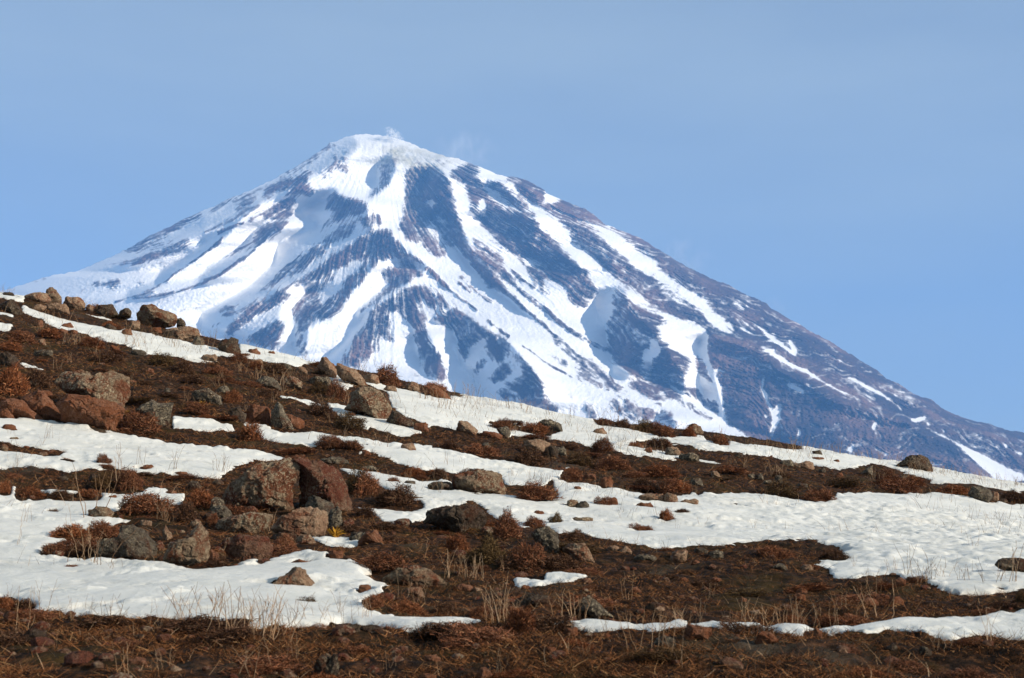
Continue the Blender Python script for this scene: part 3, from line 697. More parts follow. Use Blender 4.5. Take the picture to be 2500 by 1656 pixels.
# ------------------------------------------------------------------ rocks
def rock_mat(kind):
    M = Mat('rock_' + kind, .92, .12)
    oi = M.N.new('ShaderNodeObjectInfo').outputs['Random']
    add = M.N.new('ShaderNodeVectorMath'); add.operation = 'ADD'; M.L.new(M.co, add.inputs[0])
    mu = M.math('MULTIPLY', oi, 37.0); M.L.new(mu, add.inputs[1]); vec = add.outputs[0]
    a = M.noise(3.2, 8, .68, vec, .6); b = M.noise(15.0, 8, .72, vec, .4); c = M.noise(60.0, 4, .7, vec); d = M.noise(1.6, 6, .65, vec, .8)
    pal = {'lichen': ((.050, .036, .026), (.17, .115, .074), (.31, .235, .155), (.175, .056, .027), .50, .85),
           'tan': ((.060, .040, .028), (.235, .142, .090), (.36, .25, .165), (.215, .082, .044), .56, .55),
           'red': ((.042, .020, .011), (.165, .069, .037), (.28, .142, .088), (.22, .080, .036), .50, .25),
           'rust': ((.035, .020, .014), (.115, .058, .036), (.21, .13, .085), (.150, .046, .026), .47, .55),
           'grey': ((.022, .019, .016), (.082, .066, .050), (.16, .135, .10), (.10, .045, .026), .57, .75),
           'dark': ((.012, .010, .008), (.046, .032, .023), (.105, .078, .056), (.085, .034, .018), .54, .35)}[kind]
    base = M.ramp(b, [(.30, pal[0]), (.46, pal[1]), (.66, pal[2])])
    rust = M.ramp(c, [(.3, tuple(k * .45 for k in pal[3])), (.7, pal[3])])
    col = M.mix(M.ramp(a, [(pal[4] - .05, 0.0), (pal[4] + .05, .9)]), base, rust)
    col = M.mix(M.ramp(M.noise(22.0, 6, .75, vec), [(.57, 0.0), (.64, .9)]), col, (.014, .011, .009))
    # crusts of lichen: round spots of several sizes, thick in some places and missing in others
    wv = M.N.new('ShaderNodeVectorMath'); wv.operation = 'ADD'; M.L.new(vec, wv.inputs[0]); M.L.new(M.math('MULTIPLY', c, .05), wv.inputs[1])
    s1 = M.ramp(M.voro(13.0, 'F1', wv.outputs[0]), [(.26, 1.0), (.36, 0.0)]); s2 = M.ramp(M.voro(34.0, 'F1', wv.outputs[0]), [(.30, 1.0), (.42, 0.0)])
    where = M.ramp(d, [(.42, 0.0), (.58, pal[5])])
    col = M.mix(M.math('MULTIPLY', M.math('MAXIMUM', s1, s2), where), col, M.ramp(c, [(.35, (.22, .185, .125)), (.6, (.45, .38, .26))]) if kind != 'red' else (.30, .17, .10))
    M.color(col)
    M.bump(M.math('ADD', M.math('MULTIPLY', b, 1.2), M.math('MULTIPLY', c, .6)), 1.0, .07)
    return M.m
RM = {k: rock_mat(k) for k in ('lichen', 'tan', 'red', 'rust', 'grey', 'dark')}

_ico = {}
def ico(n):
    if n not in _ico:
        bm = bmesh.new(); bmesh.ops.create_icosphere(bm, subdivisions=n, radius=1.0)
        V = np.array([v.co[:] for v in bm.verts]); F = np.array([[v.index for v in f.verts] for f in bm.faces], np.int32); bm.free()
        _ico[n] = (V, F)
    return _ico[n]

def rock_shape(outline, depth, seed, sub, rough=1.0):
    """outline: (x, z) metres about (0, 0), ground line at the lowest points; a solid with that front view"""
    V, F = ico(sub); V = V.copy(); rg = np.random.default_rng(seed)
    P = np.array(outline); c = P.mean(0) * .4 + (P.max(0) + P.min(0)) * .3; P = P - c
    th = np.linspace(-math.pi, math.pi, 181); R = np.zeros(181)
    A, B = P, np.roll(P, -1, 0)
    for i, t in enumerate(th):
        d = np.array([math.cos(t), math.sin(t)]); e = B - A
        den = d[0] * e[:, 1] - d[1] * e[:, 0]; den = np.where(np.abs(den) < 1e-9, 1e-9, den)
        s = (A[:, 0] * e[:, 1] - A[:, 1] * e[:, 0]) / den; w = (A[:, 0] * d[1] - A[:, 1] * d[0]) / den
        ok = (w >= 0) & (w <= 1) & (s > 0)
        R[i] = s[ok].max() if ok.any() else .05
    S = math.sqrt(R.mean() ** 2)
    # break the ball into facets: each random plane shaves off a cap (fronts and tops, not the outline)
    D = V / np.linalg.norm(V, axis=1, keepdims=True); Q = D.copy()
    ct = np.sqrt(Q[:, 0] ** 2 + Q[:, 2] ** 2)
    Q[:, 1] = np.sign(Q[:, 1]) * np.abs(Q[:, 1]) ** .8
    for k in range(22):
        n = rg.normal(size=3); n[1] = -abs(n[1]) * 1.1 - .25 if k % 4 else abs(n[1]); n /= np.linalg.norm(n)
        h = Q @ n - rg.uniform(.60, .84)
        Q -= np.maximum(h, 0)[:, None] * n[None, :] * .93
    r = np.interp(np.arctan2(D[:, 2], D[:, 0]), th, R)
    out = np.stack([Q[:, 0] * r, Q[:, 1] * depth, Q[:, 2] * r], -1)
    low = out[:, 2] < 0
    N = D * np.array([1, .8, 1])
    p = out / S
    rd = lambda q, k: 1 - 2.6 * np.abs(fbm3(q, 3, k))
    f = .20 * fbm3(p * 1.7 + seed, 3, seed) + .085 * rd(p * 2.6 + seed, seed + 5) + .075 * fbm3(p * 6 + seed, 3, seed + 9) + .035 * rd(p * 8.5 + seed, seed + 6)
    if sub >= 6: f = f + .040 * fbm3(p * 19 + seed, 3, seed + 3) + .018 * fbm3(p * 45 + seed, 2, seed + 8)
    crack = np.abs(fbm3(p * np.array([1.3, 1.3, 2.4]) + 3.3 + seed, 2, seed + 77)); f = f - .16 * np.exp(-(crack / .03) ** 2)
    out = out + N * (f * S * rough * .62)[:, None]
    for k, P_ in ((0, P[:, 0]), (2, P[:, 1])):                 # keep the drawn size
        a_, b_ = out[:, k].min(), out[:, k].max(); out[:, k] = P_.min() + (out[:, k] - a_) / (b_ - a_) * (P_.max() - P_.min())
    low = out[:, 2] < 0
    out[low, 2] *= 1.28
    out += np.array([c[0], 0, c[1]])
    return out, F

def place(px, py):
    X, Y = on_ground(px, py); return X, Y, float(ground_z(X, Y)[0])

ROCKS = []          # name, kind of stone, outline in photograph pixels, label
def R(t, txt, stone, label, name='boulder', thick=.75, rough=1.0, back=0.0): ROCKS.append((name, stone, nums(t, txt), label, thick, rough, back))
def B(t, x0, y0, x1, y1, stone, label=None, name='rock', thick=.8):
    rg = random.Random(int(x0 * 7 + y0 * 3 + x1)); n = 9; pts = []
    cx, hw, h = (x0 + x1) / 2, (x1 - x0) / 2 * 1.12, y1 - y0
    for i in range(n):
        a = math.pi * i / (n - 1); k = rg.uniform(.86, 1.08)
        pts.append((cx - hw * math.copysign(abs(math.cos(a)) ** .8, math.cos(a)) * min(1.04, k), y1 - h * math.sin(a) ** .7 * k))
    pts += [(cx + hw * .7, y1 + h * .03), (cx - hw * .6, y1 + h * .03)]
    ROCKS.append((name, stone, tp(t, pts), label, thick, 1.0, 0.0))

# the group of boulders left of the middle
R('F4', '1420 505 1412 380 1425 310 1480 260 1530 212 1600 195 1700 170 1840 158 1885 200 1918 270 1912 330 1890 380 1900 440 1880 490 1700 510 1560 515', 'lichen', 'largest boulder, domed and lichen-grey with a rust red right shoulder, heading the boulder pile', thick=.8, back=-.30)
R('F4', '1895 450 1912 280 1862 165 1960 158 2080 162 2140 190 2180 260 2220 340 2262 430 2275 505 2250 545 2180 505 2100 465 2000 490', 'rust', 'tall dark red slab leaning against the right side of the largest domed boulder', thick=.75, back=.30)
R('F4', '1730 590 1790 520 1900 480 2010 470 2080 500 2095 570 2080 665 1980 685 1870 652', 'tan', 'smooth pale tan boulder at the foot of the leaning red slab', thick=.7)
R('F4', '2090 600 2100 480 2150 470 2200 590 2150 610', 'grey', 'narrow grey upright rock wedged beside the pale tan boulder above the yellow plant', 'rock')
R('F4', '1360 640 1390 550 1480 510 1640 505 1750 530 1735 610 1650 655 1450 660', 'lichen', 'broad lichen-spotted block below the largest domed boulder, upper half of a split pair', thick=.8)
R('F4', '1405 690 1500 650 1700 655 1738 690 1735 770 1640 840 1480 810 1425 750', 'rust', 'squat red block speckled with pale lichen, lower half of a split pair', thick=.8)
R('F4', '1025 825 1080 710 1140 670 1190 610 1250 578 1300 630 1330 740 1335 800 1320 860 1240 870 1100 855', 'lichen', 'pyramid-shaped lichen boulder with a sharp peak standing in the snow edge', thick=.8)
R('F4', '1300 860 1330 745 1380 780 1440 845 1380 875', 'red', 'low red rock sloping down from the right foot of the pyramid-shaped boulder', 'rock')
R('F4', '600 765 640 680 760 640 790 590 900 588 950 650 1000 700 965 825 800 805', 'grey', 'dark shaded boulder with a red-tinged tip left of the pyramid-shaped boulder', thick=.8)
R('F4', '1030 645 1050 590 1100 660 1070 700', 'tan', 'small tan pointed rock in brown grass behind the pyramid-shaped boulder', 'rock')
R('F4', '560 545 570 500 620 478 700 470 725 520 700 555 630 565', 'lichen', 'round lichen-covered rock half sunk in snow beside the dark shaded shrub', 'rock')
R('F4', '1725 1005 1780 950 1850 900 1890 858 1950 880 2000 940 2045 1005 1950 1020 1850 1015', 'tan', 'tan cone-shaped boulder alone in the snow below the boulder pile', thick=.8)
for a in ((1950, 395, 2115, 565, 'grey'), (1330, 465, 1485, 565, 'grey'), (1880, 650, 2015, 722, 'tan'), (1735, 635, 1895, 695, 'dark'), (1285, 515, 1355, 575, 'dark'), (1460, 838, 1535, 884, 'red'), (1640, 795, 1725, 852, 'rust'),
          (1215, 555, 1285, 612, 'lichen'), (975, 695, 1045, 765, 'rust'), (895, 555, 965, 605, 'tan'), (2180, 555, 2265, 625, 'rust'), (2230, 635, 2305, 692, 'dark'), (1755, 690, 1855, 745, 'red'), (1000, 785, 1055, 835, 'dark'), (1560, 470, 1640, 520, 'rust')):
    B('F4', *a)
# the outcrop at the left edge
R('F1', '345 745 380 690 440 648 520 660 560 700 640 668 700 690 795 720 805 790 795 870 818 925 780 955 700 860 600 850 500 815 420 805', 'lichen', 'wide grey lichen-crusted rock with a red top edge crowning the left outcrop', thick=.7)
R('F1', '335 870 400 808 500 825 620 845 720 865 785 930 745 995 720 1045 620 1030 560 1018 480 990 405 970', 'red', 'knobbly bright red rock face under the grey lichen-crusted outcrop top', thick=.6)
R('F1', '115 830 200 778 260 800 330 870 400 940 408 992 300 990 230 930 150 885', 'red', 'long red slab slanting down right at the left outcrop', thick=.7)
R('F1', '-60 860 60 838 140 868 220 930 275 985 180 980 -60 985', 'red', 'flat red slab reaching the left edge of the picture above the snow', thick=.7)
R('F1', '-40 640 0 552 60 548 110 588 138 645 90 655', 'dark', 'brown boulder at the left edge beside a thin strip of snow', thick=.8)
R('F1', '850 905 920 858 970 848 1020 880 1100 876 1112 940 1092 1045 1000 1050 960 970 900 940', 'grey', 'blocky grey boulder at the end of the thick snow bank', thick=.8)
R('F1', '1728 1015 1720 930 1760 858 1800 898 1860 990 1885 1040 1800 1050', 'grey', 'pointed grey boulder with a rust red base on the middle slope', thick=.8)
for a in ((405, 930, 525, 1005, 'red'), (500, 955, 605, 1020, 'red'), (600, 925, 735, 1045, 'red'), (690, 870, 795, 1000, 'rust'), (240, 790, 340, 850, 'red'), (540, 845, 660, 930, 'red'), (-20, 900, 90, 985, 'red'), (560, 690, 660, 760, 'rust')):
    B('F1', *a)
B('F1', 150, 720, 250, 775, 'grey', 'small grey rock among shrubs on top of the left outcrop')
# the brow on the left
R('F1', '868 375 878 310 920 250 980 238 1040 268 1110 308 1138 350 1100 385 1000 392', 'lichen', 'large brown boulder topped with moss and grass on the left skyline', thick=.8)
R('F1', '1030 425 1100 385 1180 378 1240 400 1275 455 1200 475 1080 455', 'tan', 'rough tan boulder just right of the moss-topped skyline boulder', thick=.7)
R('F1', '148 192 210 162 290 168 320 210 280 238 200 228', 'tan', 'low flat-topped boulder on the left skyline beside a peaked one', thick=.8)
R('F1', '283 205 283 155 315 128 345 145 385 185 390 238 320 238', 'lichen', 'peaked boulder highest on the left skyline', thick=.8)
R('F1', '-10 295 20 240 50 208 90 203 110 250 138 282 130 315 60 305', 'dark', 'dark boulder at the left edge on snow below the skyline', thick=.8)
R('F1', '403 245 440 203 490 193 530 218 548 265 500 280 430 264', 'tan', 'rounded tan boulder on the skyline left of a grassy dark rock', thick=.8)
R('F1', '1383 525 1420 478 1470 472 1480 453 1510 475 1538 545 1490 565 1420 555', 'dark', 'dark boulder with a pointed horn on snow below the skyline', thick=.8)
R('F1', '2018 635 2050 583 2080 578 2120 618 2148 665 2130 705 2060 675', 'tan', 'smooth tan boulder leaning on the brow where the snow ends', thick=.8)
R('F1', '2145 705 2150 615 2250 655 2330 720 2350 765 2260 760', 'tan', 'long slanting tan rock right of the smooth tan boulder on the brow')
for a in ((215, 235, 290, 288, 'tan'), (285, 230, 430, 302, 'tan'), (545, 240, 600, 292, 'tan'), (590, 240, 750, 325, 'dark'), (760, 270, 832, 325, 'dark'), (1230, 450, 1300, 510, 'grey'),
          (1280, 560, 1390, 612, 'tan'), (1640, 700, 1795, 785, 'grey'), (1790, 700, 1925, 785, 'lichen'), (1970, 700, 2110, 765, 'grey'), (2060, 660, 2150, 710, 'dark'), (1215, 770, 1410, 885, 'grey'),
          (1380, 760, 1470, 822, 'grey'), (1440, 890, 1560, 1000, 'dark'), (1560, 880, 1735, 1010, 'red'), (1800, 940, 1935, 1040, 'red'), (225, 340, 270, 392, 'red'), (390, 360, 470, 402, 'red'),
          (365, 395, 430, 432, 'red'), (440, 405, 495, 437, 'red'), (775, 395, 842, 447, 'red'), (660, 365, 740, 412, 'dark'), (235, 460, 295, 507, 'tan'), (210, 530, 330, 582, 'grey'),
          (815, 345, 890, 402, 'tan'), (0, 1008, 105, 1052, 'red'), (1710, 538, 1755, 564, 'red'), (1580, 525, 1660, 572, 'red'), (1800, 622, 1860, 660, 'grey'), (100, 640, 150, 660, 'red'),
          (700, 500, 760, 545, 'red'), (840, 530, 930, 575, 'grey'), (1590, 590, 1675, 630, 'tan'), (1880, 640, 1960, 690, 'tan'), (18, 166, 92, 192, 'dark'), (950, 385, 1030, 430, 'red'), (1130, 330, 1180, 385, 'dark'),
          (2040, 1210, 2200, 1270, 'grey'), (1045, 775, 1090, 810, 'grey'), (930, 650, 985, 690, 'red'), (820, 725, 870, 745, 'red')):
    B('F1', *a)
# the middle of the slope
R('F2', '98 385 115 330 130 268 220 238 290 258 340 290 385 350 412 382 385 425 340 470 290 445 210 405', 'lichen', 'big grey boulder with broken right side in the middle of the slope', thick=.8)
R('F2', '318 292 370 280 412 385 375 410 350 360', 'dark', 'dark red rock behind the right shoulder of the big broken grey boulder', 'rock')
R('F2', '360 465 420 398 480 418 540 480 555 515 450 497', 'dark', 'brown slanting boulder at the lower right of the big broken grey boulder')
R('F2', '578 265 600 233 700 248 760 290 798 325 700 316', 'red', 'long low red rock with shrub on its back on the brow', thick=.7)
R('F2', '818 512 850 462 900 468 960 522 940 555 860 535', 'tan', 'tan-brown humped rock on the snow below the brow', 'rock')
R('F2', '1078 515 1100 503 1140 498 1168 540 1168 580 1110 566', 'grey', 'small squarish grey block at the right end of a red flat rock', 'rock')
R('F2', '1235 625 1280 588 1350 578 1422 600 1425 655 1350 685 1270 658', 'tan', 'knobbly tan boulder above a bright rusty shrub', thick=.8)
R('F2', '778 905 788 830 850 788 960 768 1050 768 1112 800 1114 850 1143 885 1133 942 1000 928 850 896', 'lichen', 'wide lichen-speckled boulder standing in the middle snowfield', thick=.8)
R('F2', '605 1120 630 1048 720 1018 850 1008 940 998 1005 1040 1015 1105 960 1200 870 1200 760 1178', 'dark', 'big dark boulder with a shadowed hollow among the central shrubs', thick=.8)
R('F2', '1298 1205 1320 1148 1390 1138 1450 1168 1478 1232 1445 1318 1370 1318 1340 1255', 'grey', 'round grey lichen boulder at the right end of the central shrubs', thick=.8)
R('F2', '1498 1285 1540 1253 1650 1243 1682 1310 1705 1358 1640 1378 1560 1328', 'tan', 'tan and red boulder on bare ground right of the round grey lichen boulder', thick=.8)
R('F2', '185 1245 230 1190 310 1158 350 1220 358 1260 280 1268', 'red', 'triangular red-brown rock beside the thin snow strip', 'rock')
for a in ((230, 160, 330, 232, 'tan'), (500, 200, 580, 280, 'tan'), (360, 235, 440, 282, 'tan'), (980, 530, 1110, 578, 'red'), (1400, 618, 1470, 700, 'dark'), (1450, 620, 1525, 695, 'grey'), (1688, 503, 1778, 563, 'tan'),
          (1340, 453, 1490, 535, 'grey'), (470, 600, 560, 662, 'tan'), (980, 600, 1037, 645, 'grey'), (220, 648, 277, 692, 'red'), (-5, 690, 130, 745, 'grey'), (200, 750, 320, 790, 'grey'), (640, 845, 792, 905, 'grey'), (480, 838, 565, 895, 'grey'),
          (1525, 968, 1600, 1030, 'lichen'), (1590, 975, 1668, 1034, 'grey'), (1468, 993, 1530, 1026, 'red'), (1790, 948, 1852, 1022, 'red'), (1558, 1078, 1690, 1112, 'lichen'), (1968, 983, 2072, 1027, 'red'),
          (1990, 920, 2147, 980, 'tan'), (2143, 928, 2232, 988, 'tan'), (1640, 798, 1712, 842, 'red'), (1740, 818, 1817, 892, 'red'), (1568, 882, 1618, 912, 'red'), (10, 1283, 102, 1352, 'red'),
          (2155, 628, 2215, 692, 'grey'), (2200, 640, 2252, 690, 'tan'), (2018, 633, 2077, 672, 'red'), (2245, 668, 2365, 724, 'grey'), (1310, 1033, 1382, 1072, 'red'), (550, 475, 640, 538, 'red'), (140, 1175, 250, 1240, 'grey'),
          (2300, 480, 2360, 545, 'lichen'), (130, 410, 180, 440, 'red'), (650, 398, 690, 418, 'red'), (1960, 610, 2015, 645, 'red'), (1900, 980, 1930, 1000, 'tan'), (460, 705, 505, 722, 'red')):
    B('F2', *a)
# foreground right of the middle
R('F5', '345 945 390 888 430 848 560 848 640 868 720 918 765 965 640 1008 480 985', 'lichen', 'broad lichen-brown boulder among tall dry stems in the lower middle', thick=.8)
R('F5', '1595 1135 1620 1068 1670 1038 1710 1078 1770 1140 1845 1205 1720 1208', 'grey', 'wedge-shaped grey boulder with a long right slope in the lower middle', thick=.8)
for a in ((475, 985, 612, 1052, 'tan'), (800, 962, 932, 1024, 'red'), (928, 988, 992, 1034, 'tan'), (1618, 928, 1692, 968, 'red'), (203, 972, 282, 1024, 'red'), (1180, 1033, 1440, 1135, 'dark'), (1498, 1075, 1602, 1145, 'dark'),
          (1928, 988, 2012, 1042, 'red'), (2028, 1078, 2152, 1148, 'dark'), (1498, 1238, 1592, 1315, 'red'), (1728, 1278, 1802, 1318, 'red'), (608, 1418, 722, 1462, 'red'), (1368, 1368, 1462, 1425, 'red'), (2028, 1378, 2152, 1465, 'red'),
          (80, 1220, 210, 1290, 'dark'), (200, 1230, 350, 1300, 'dark'), (-10, 1420, 72, 1590, 'dark'), (948, 1505, 1052, 1590, 'red'), (588, 1535, 692, 1600, 'red'), (1788, 722, 1862, 765, 'tan'), (1865, 725, 1942, 775, 'tan'),
          (1950, 768, 2092, 825, 'grey'), (2180, 745, 2302, 835, 'tan'), (1440, 1225, 1500, 1262, 'red'), (1230, 975, 1290, 1010, 'red'), (2240, 925, 2300, 955, 'red'), (2070, 1295, 2220, 1385, 'grey')):
    B('F5', *a)
# the right
R('F3', '1530 345 1560 318 1600 298 1700 288 1740 308 1775 390 1650 376', 'dark', 'large dark boulder alone on the snowy brow at the right', thick=.8)
R('F3', '2000 535 2040 493 2100 488 2150 508 2165 562 2110 595 2040 585', 'grey', 'smooth round grey boulder at the edge of the right snowfield', thick=.9, rough=.45)
R('F3', '2172 995 2200 963 2280 952 2380 946 2380 1052 2280 1050', 'dark', 'dark low boulder in the snow at the right edge', thick=.9)
R('F3', '1300 415 1340 385 1390 357 1394 425', 'grey', 'grey wedge rock with an upright right edge on the right slope', 'rock')
for a in ((800, 318, 882, 365, 'grey'), (888, 328, 1018, 380, 'tan'), (155, 278, 272, 335, 'grey'), (65, 238, 160, 295, 'tan'), (508, 278, 558, 312, 'dark'), (1003, 258, 1062, 290, 'dark'), (225, 438, 302, 495, 'grey'), (358, 388, 412, 442, 'tan'),
          (590, 408, 640, 452, 'grey'), (640, 405, 692, 455, 'grey'), (758, 418, 812, 474, 'grey'), (690, 445, 742, 482, 'grey'), (900, 468, 972, 498, 'grey'), (1550, 422, 1602, 455, 'grey'), (1608, 418, 1692, 465, 'tan'),
          (-2, 532, 62, 594, 'tan'), (60, 532, 142, 598, 'tan'), (163, 568, 277, 614, 'tan'), (228, 92, 302, 155, 'lichen'), (1378, 898, 1428, 924, 'red'), (750, 983, 837, 1024, 'grey'), (925, 988, 1002, 1038, 'tan'),
          (250, 878, 332, 918, 'grey'), (340, 898, 432, 954, 'grey'), (228, 958, 287, 994, 'red'), (888, 1135, 968, 1185, 'red'), (882, 1175, 962, 1234, 'red'), (1512, 1073, 1602, 1140, 'red'), (528, 1198, 582, 1248, 'red'),
          (-5, 1252, 62, 1298, 'tan'), (1198, 1298, 1284, 1350, 'red'), (190, 1375, 385, 1478, 'red'), (638, 1415, 782, 1508, 'red'), (1008, 1398, 1072, 1475, 'red'), (1298, 1198, 1422, 1265, 'red'), (1428, 1178, 1492, 1218, 'red'),
          (1498, 1188, 1592, 1268, 'red'), (1690, 1512, 1762, 1585, 'dark'), (1478, 1492, 1544, 1545, 'dark'), (350, 1073, 432, 1108, 'red'), (-10, 1438, 132, 1530, 'dark'), (2168, 1133, 2232, 1168, 'dark'), (598, 1278, 682, 1314, 'tan'),
          (725, 290, 750, 318, 'red'), (1000, 300, 1080, 330, 'red'), (1135, 318, 1172, 340, 'red'), (1150, 400, 1200, 445, 'red'), (2145, 520, 2195, 585, 'tan'), (1040, 370, 1090, 405, 'grey'), (2200, 565, 2250, 600, 'dark')):
    B('F3', *a)
# foreground left
for a in ((873, 205, 998, 252, 'red'), (1108, 248, 1200, 272, 'red'), (690, 396, 748, 428, 'red'), (1058, 368, 1125, 398, 'red'), (1583, 845, 1678, 884, 'red'), (1850, 808, 1992, 858, 'red'), (560, 260, 645, 318, 'dark'), (1348, 298, 1422, 344, 'grey'),
          (1193, 308, 1284, 374, 'dark'), (988, 338, 1042, 362, 'red'), (148, 83, 188, 105, 'red'), (48, 28, 122, 68, 'lichen'), (-5, 68, 48, 124, 'lichen'), (18, 1148, 118, 1225, 'red'), (145, 1238, 305, 1360, 'dark'), (428, 1173, 472, 1204, 'dark'),
          (528, 1183, 614, 1225, 'red'), (998, 1206, 1044, 1250, 'dark'), (2175, 1220, 2340, 1275, 'dark'), (2005, 1418, 2160, 1590, 'dark'), (1188, 1288, 1242, 1324, 'red'), (850, 1288, 932, 1326, 'dark'), (2098, 748, 2192, 815, 'red'),
          (370, 275, 435, 310, 'dark'), (2280, 640, 2380, 700, 'grey'), (1330, 410, 1430, 520, 'grey'), (2290, 970, 2360, 1025, 'red'), (2080, 1015, 2145, 1042, 'red'), (1250, 1340, 1300, 1365, 'red'), (800, 1430, 940, 1500, 'red'), (1080, 1490, 1160, 1545, 'tan')):
    B('F4', *a)

PLACED = []         # object, kind word, pixel box, label or None, stone
def build_rocks():
    for i, (name, stone, pts, label, thick, rough, back) in enumerate(ROCKS):
        xs, ys = [p[0] for p in pts], [p[1] for p in pts]
        w, h = max(xs) - min(xs), max(ys) - min(ys)
        cx, yb = (min(xs) + max(xs)) / 2, max(ys)
        X, Y, z = place(cx, min(yb - h * .04, 1700))
        mpp = Y / FPX
        dep = thick * .5 * math.sqrt(w * min(h * 1.6, w)) * mpp
        k = (Y + dep * .75 + back) / Y                                   # the body stands behind its front foot
        dx, dy, dz = pixdir(cx, yb)
        org = Vector((dx / dy * Y * k, Y * k, dz / dy * Y * k))
        mp = math.sqrt(dx * dx + dy * dy + dz * dz) / dy * Y * k / math.sqrt(FPX ** 2 + (cx - 1250) ** 2 + (yb - 828) ** 2)
        out = [((x - cx) * mp, (yb - y) * mp) for x, y in pts]
        big = max(w, h)
        V, F = rock_shape(out, dep, 11 + i * 7, 7 if big > 170 else 6 if big > 80 else 5 if big > 45 else 4, rough)
        if stone == 'red' and big < 70: name = 'stone'
        o = tag(obj(name, mesh_np(name, V, F, RM[stone]), loc=org), label, 'boulder' if name == 'boulder' else 'rock')
        PLACED.append([o, name, (min(xs), min(ys), max(xs), yb), label, stone])
        if big > 20: MELT.append((org.x, org.y, max(w, 20) * .5 * mp * 1.0 + .02))

# ------------------------------------------------------------------ dry plants
def blades(base, direc, length, width, rg, bend=.5, seg=2):
    """flat tapering blades: base (n,3), unit direction (n,3) -> vertices, triangles"""
    n = len(base)
    side = np.cross(direc, rg.normal(size=(n, 3))); side /= np.linalg.norm(side, axis=1, keepdims=True) + 1e-9
    b2 = rg.normal(size=(n, 3)) * bend; b2[:, 2] *= .4
    V = []
    for s in range(seg + 1):
        t = s / seg
        c = base + direc * (length * t)[:, None] + b2 * (length * t * t * .6)[:, None]
        wd = (width * (1 - t * .75) * .5)[:, None]
        V += [c - side * wd, c + side * wd]
    V = np.stack(V, 1).reshape(-1, 3); k = 2 * (seg + 1)
    F = []
    for s in range(seg):
        a = 2 * s; F += [[a, a + 1, a + 3], [a, a + 3, a + 2]]
    F = (np.arange(n)[:, None, None] * k + np.array(F)[None]).reshape(-1, 3)
    return V, F

def plant_mat(name, stops, rough=.9):
    M = Mat(name, rough, .1)
    c = M.ramp(M.rnd(True), stops)
    oi = M.N.new('ShaderNodeObjectInfo').outputs['Random']
    M.color(M.mix(M.ramp(oi, [(0, .0), (1, .45)]), c, (.06, .028, .016)))
    return M.m
STEM = plant_mat('dry_stem', [(0, (.20, .115, .062)), (.5, (.32, .21, .125)), (1, (.44, .32, .21))])
TURF = plant_mat('dry_turf', [(0, (.006, .003, .002)), (.3, (.040, .016, .006)), (.6, (.16, .060, .020)), (.92, (.28, .125, .048)), (1, (.40, .25, .12))])
SHR_L = plant_mat('shrub_twigs', [(0, (.035, .014, .008)), (.5, (.135, .050, .024)), (.85, (.26, .10, .048)), (1, (.36, .20, .11))])
SHR_R = plant_mat('heath_rust', [(0, (.035, .012, .006)), (.5, (.16, .052, .020)), (.85, (.30, .105, .042)), (1, (.40, .20, .10))])
SHR_D = plant_mat('heath_dark', [(0, (.012, .007, .005)), (.6, (.060, .030, .016)), (.9, (.16, .078, .042)), (1, (.28, .18, .11))])
SHR_O = plant_mat('heath_olive', [(0, (.020, .013, .006)), (.6, (.075, .046, .018)), (1, (.17, .11, .05))])
SHR_B = plant_mat('shrub_wood', [(0, (.020, .012, .010)), (1, (.07, .038, .026))])
YEL = plant_mat('yellow_leaf', [(0, (.22, .10, .010)), (1, (.50, .27, .030))])

def shrub_meshes(seed):
    """unit cushion: radius 1, height 1"""
    rg = np.random.default_rng(seed)
    n = 90
    a = rg.uniform(0, 2 * math.pi, n); el = np.arccos(rg.uniform(.02, 1, n))
    d = np.stack([np.cos(a) * np.sin(el), np.sin(a) * np.sin(el), np.cos(el)], -1)
    lump = .76 + .48 * fbm3(d * 2.1 + seed, 3, seed)
    b = np.stack([np.cos(a), np.sin(a), 0 * a], -1) * .35 * rg.uniform(0, 1, n)[:, None]
    tip = d * lump[:, None] * np.array([1, 1, 1.0]); dd = tip - b; L = np.linalg.norm(dd, axis=1); dd /= L[:, None]
    V1, F1 = blades(b, dd, L * .80, np.full(n, .03), rg, .12, 3)
    m = 3800
    a = rg.uniform(0, 2 * math.pi, m); el = np.arccos(rg.uniform(.0, 1, m))
    d = np.stack([np.cos(a) * np.sin(el), np.sin(a) * np.sin(el), np.cos(el)], -1)
    lump = .76 + .48 * fbm3(d * 2.1 + seed, 3, seed) + .10 * fbm3(d * 7 + seed, 2, seed + 4)
    r = lump * rg.uniform(.35, 1, m) ** .45
    base = d * r[:, None]; dr = d * .8 + rg.normal(size=(m, 3)) * .8 * np.array([1, 1, .7]) + np.array([0, 0, .15]); dr /= np.linalg.norm(dr, axis=1, keepdims=True)
    base -= dr * .08
    V2, F2 = blades(base, dr, rg.uniform(.07, .20, m), rg.uniform(.014, .034, m), rg, .6, 2)
    return mesh_np('branches', V1, F1, SHR_B, smooth=False), mesh_np('foliage', V2, F2, (SHR_L, SHR_R, SHR_D, SHR_R, SHR_L, SHR_O, SHR_D, SHR_L)[seed % 8], smooth=False)

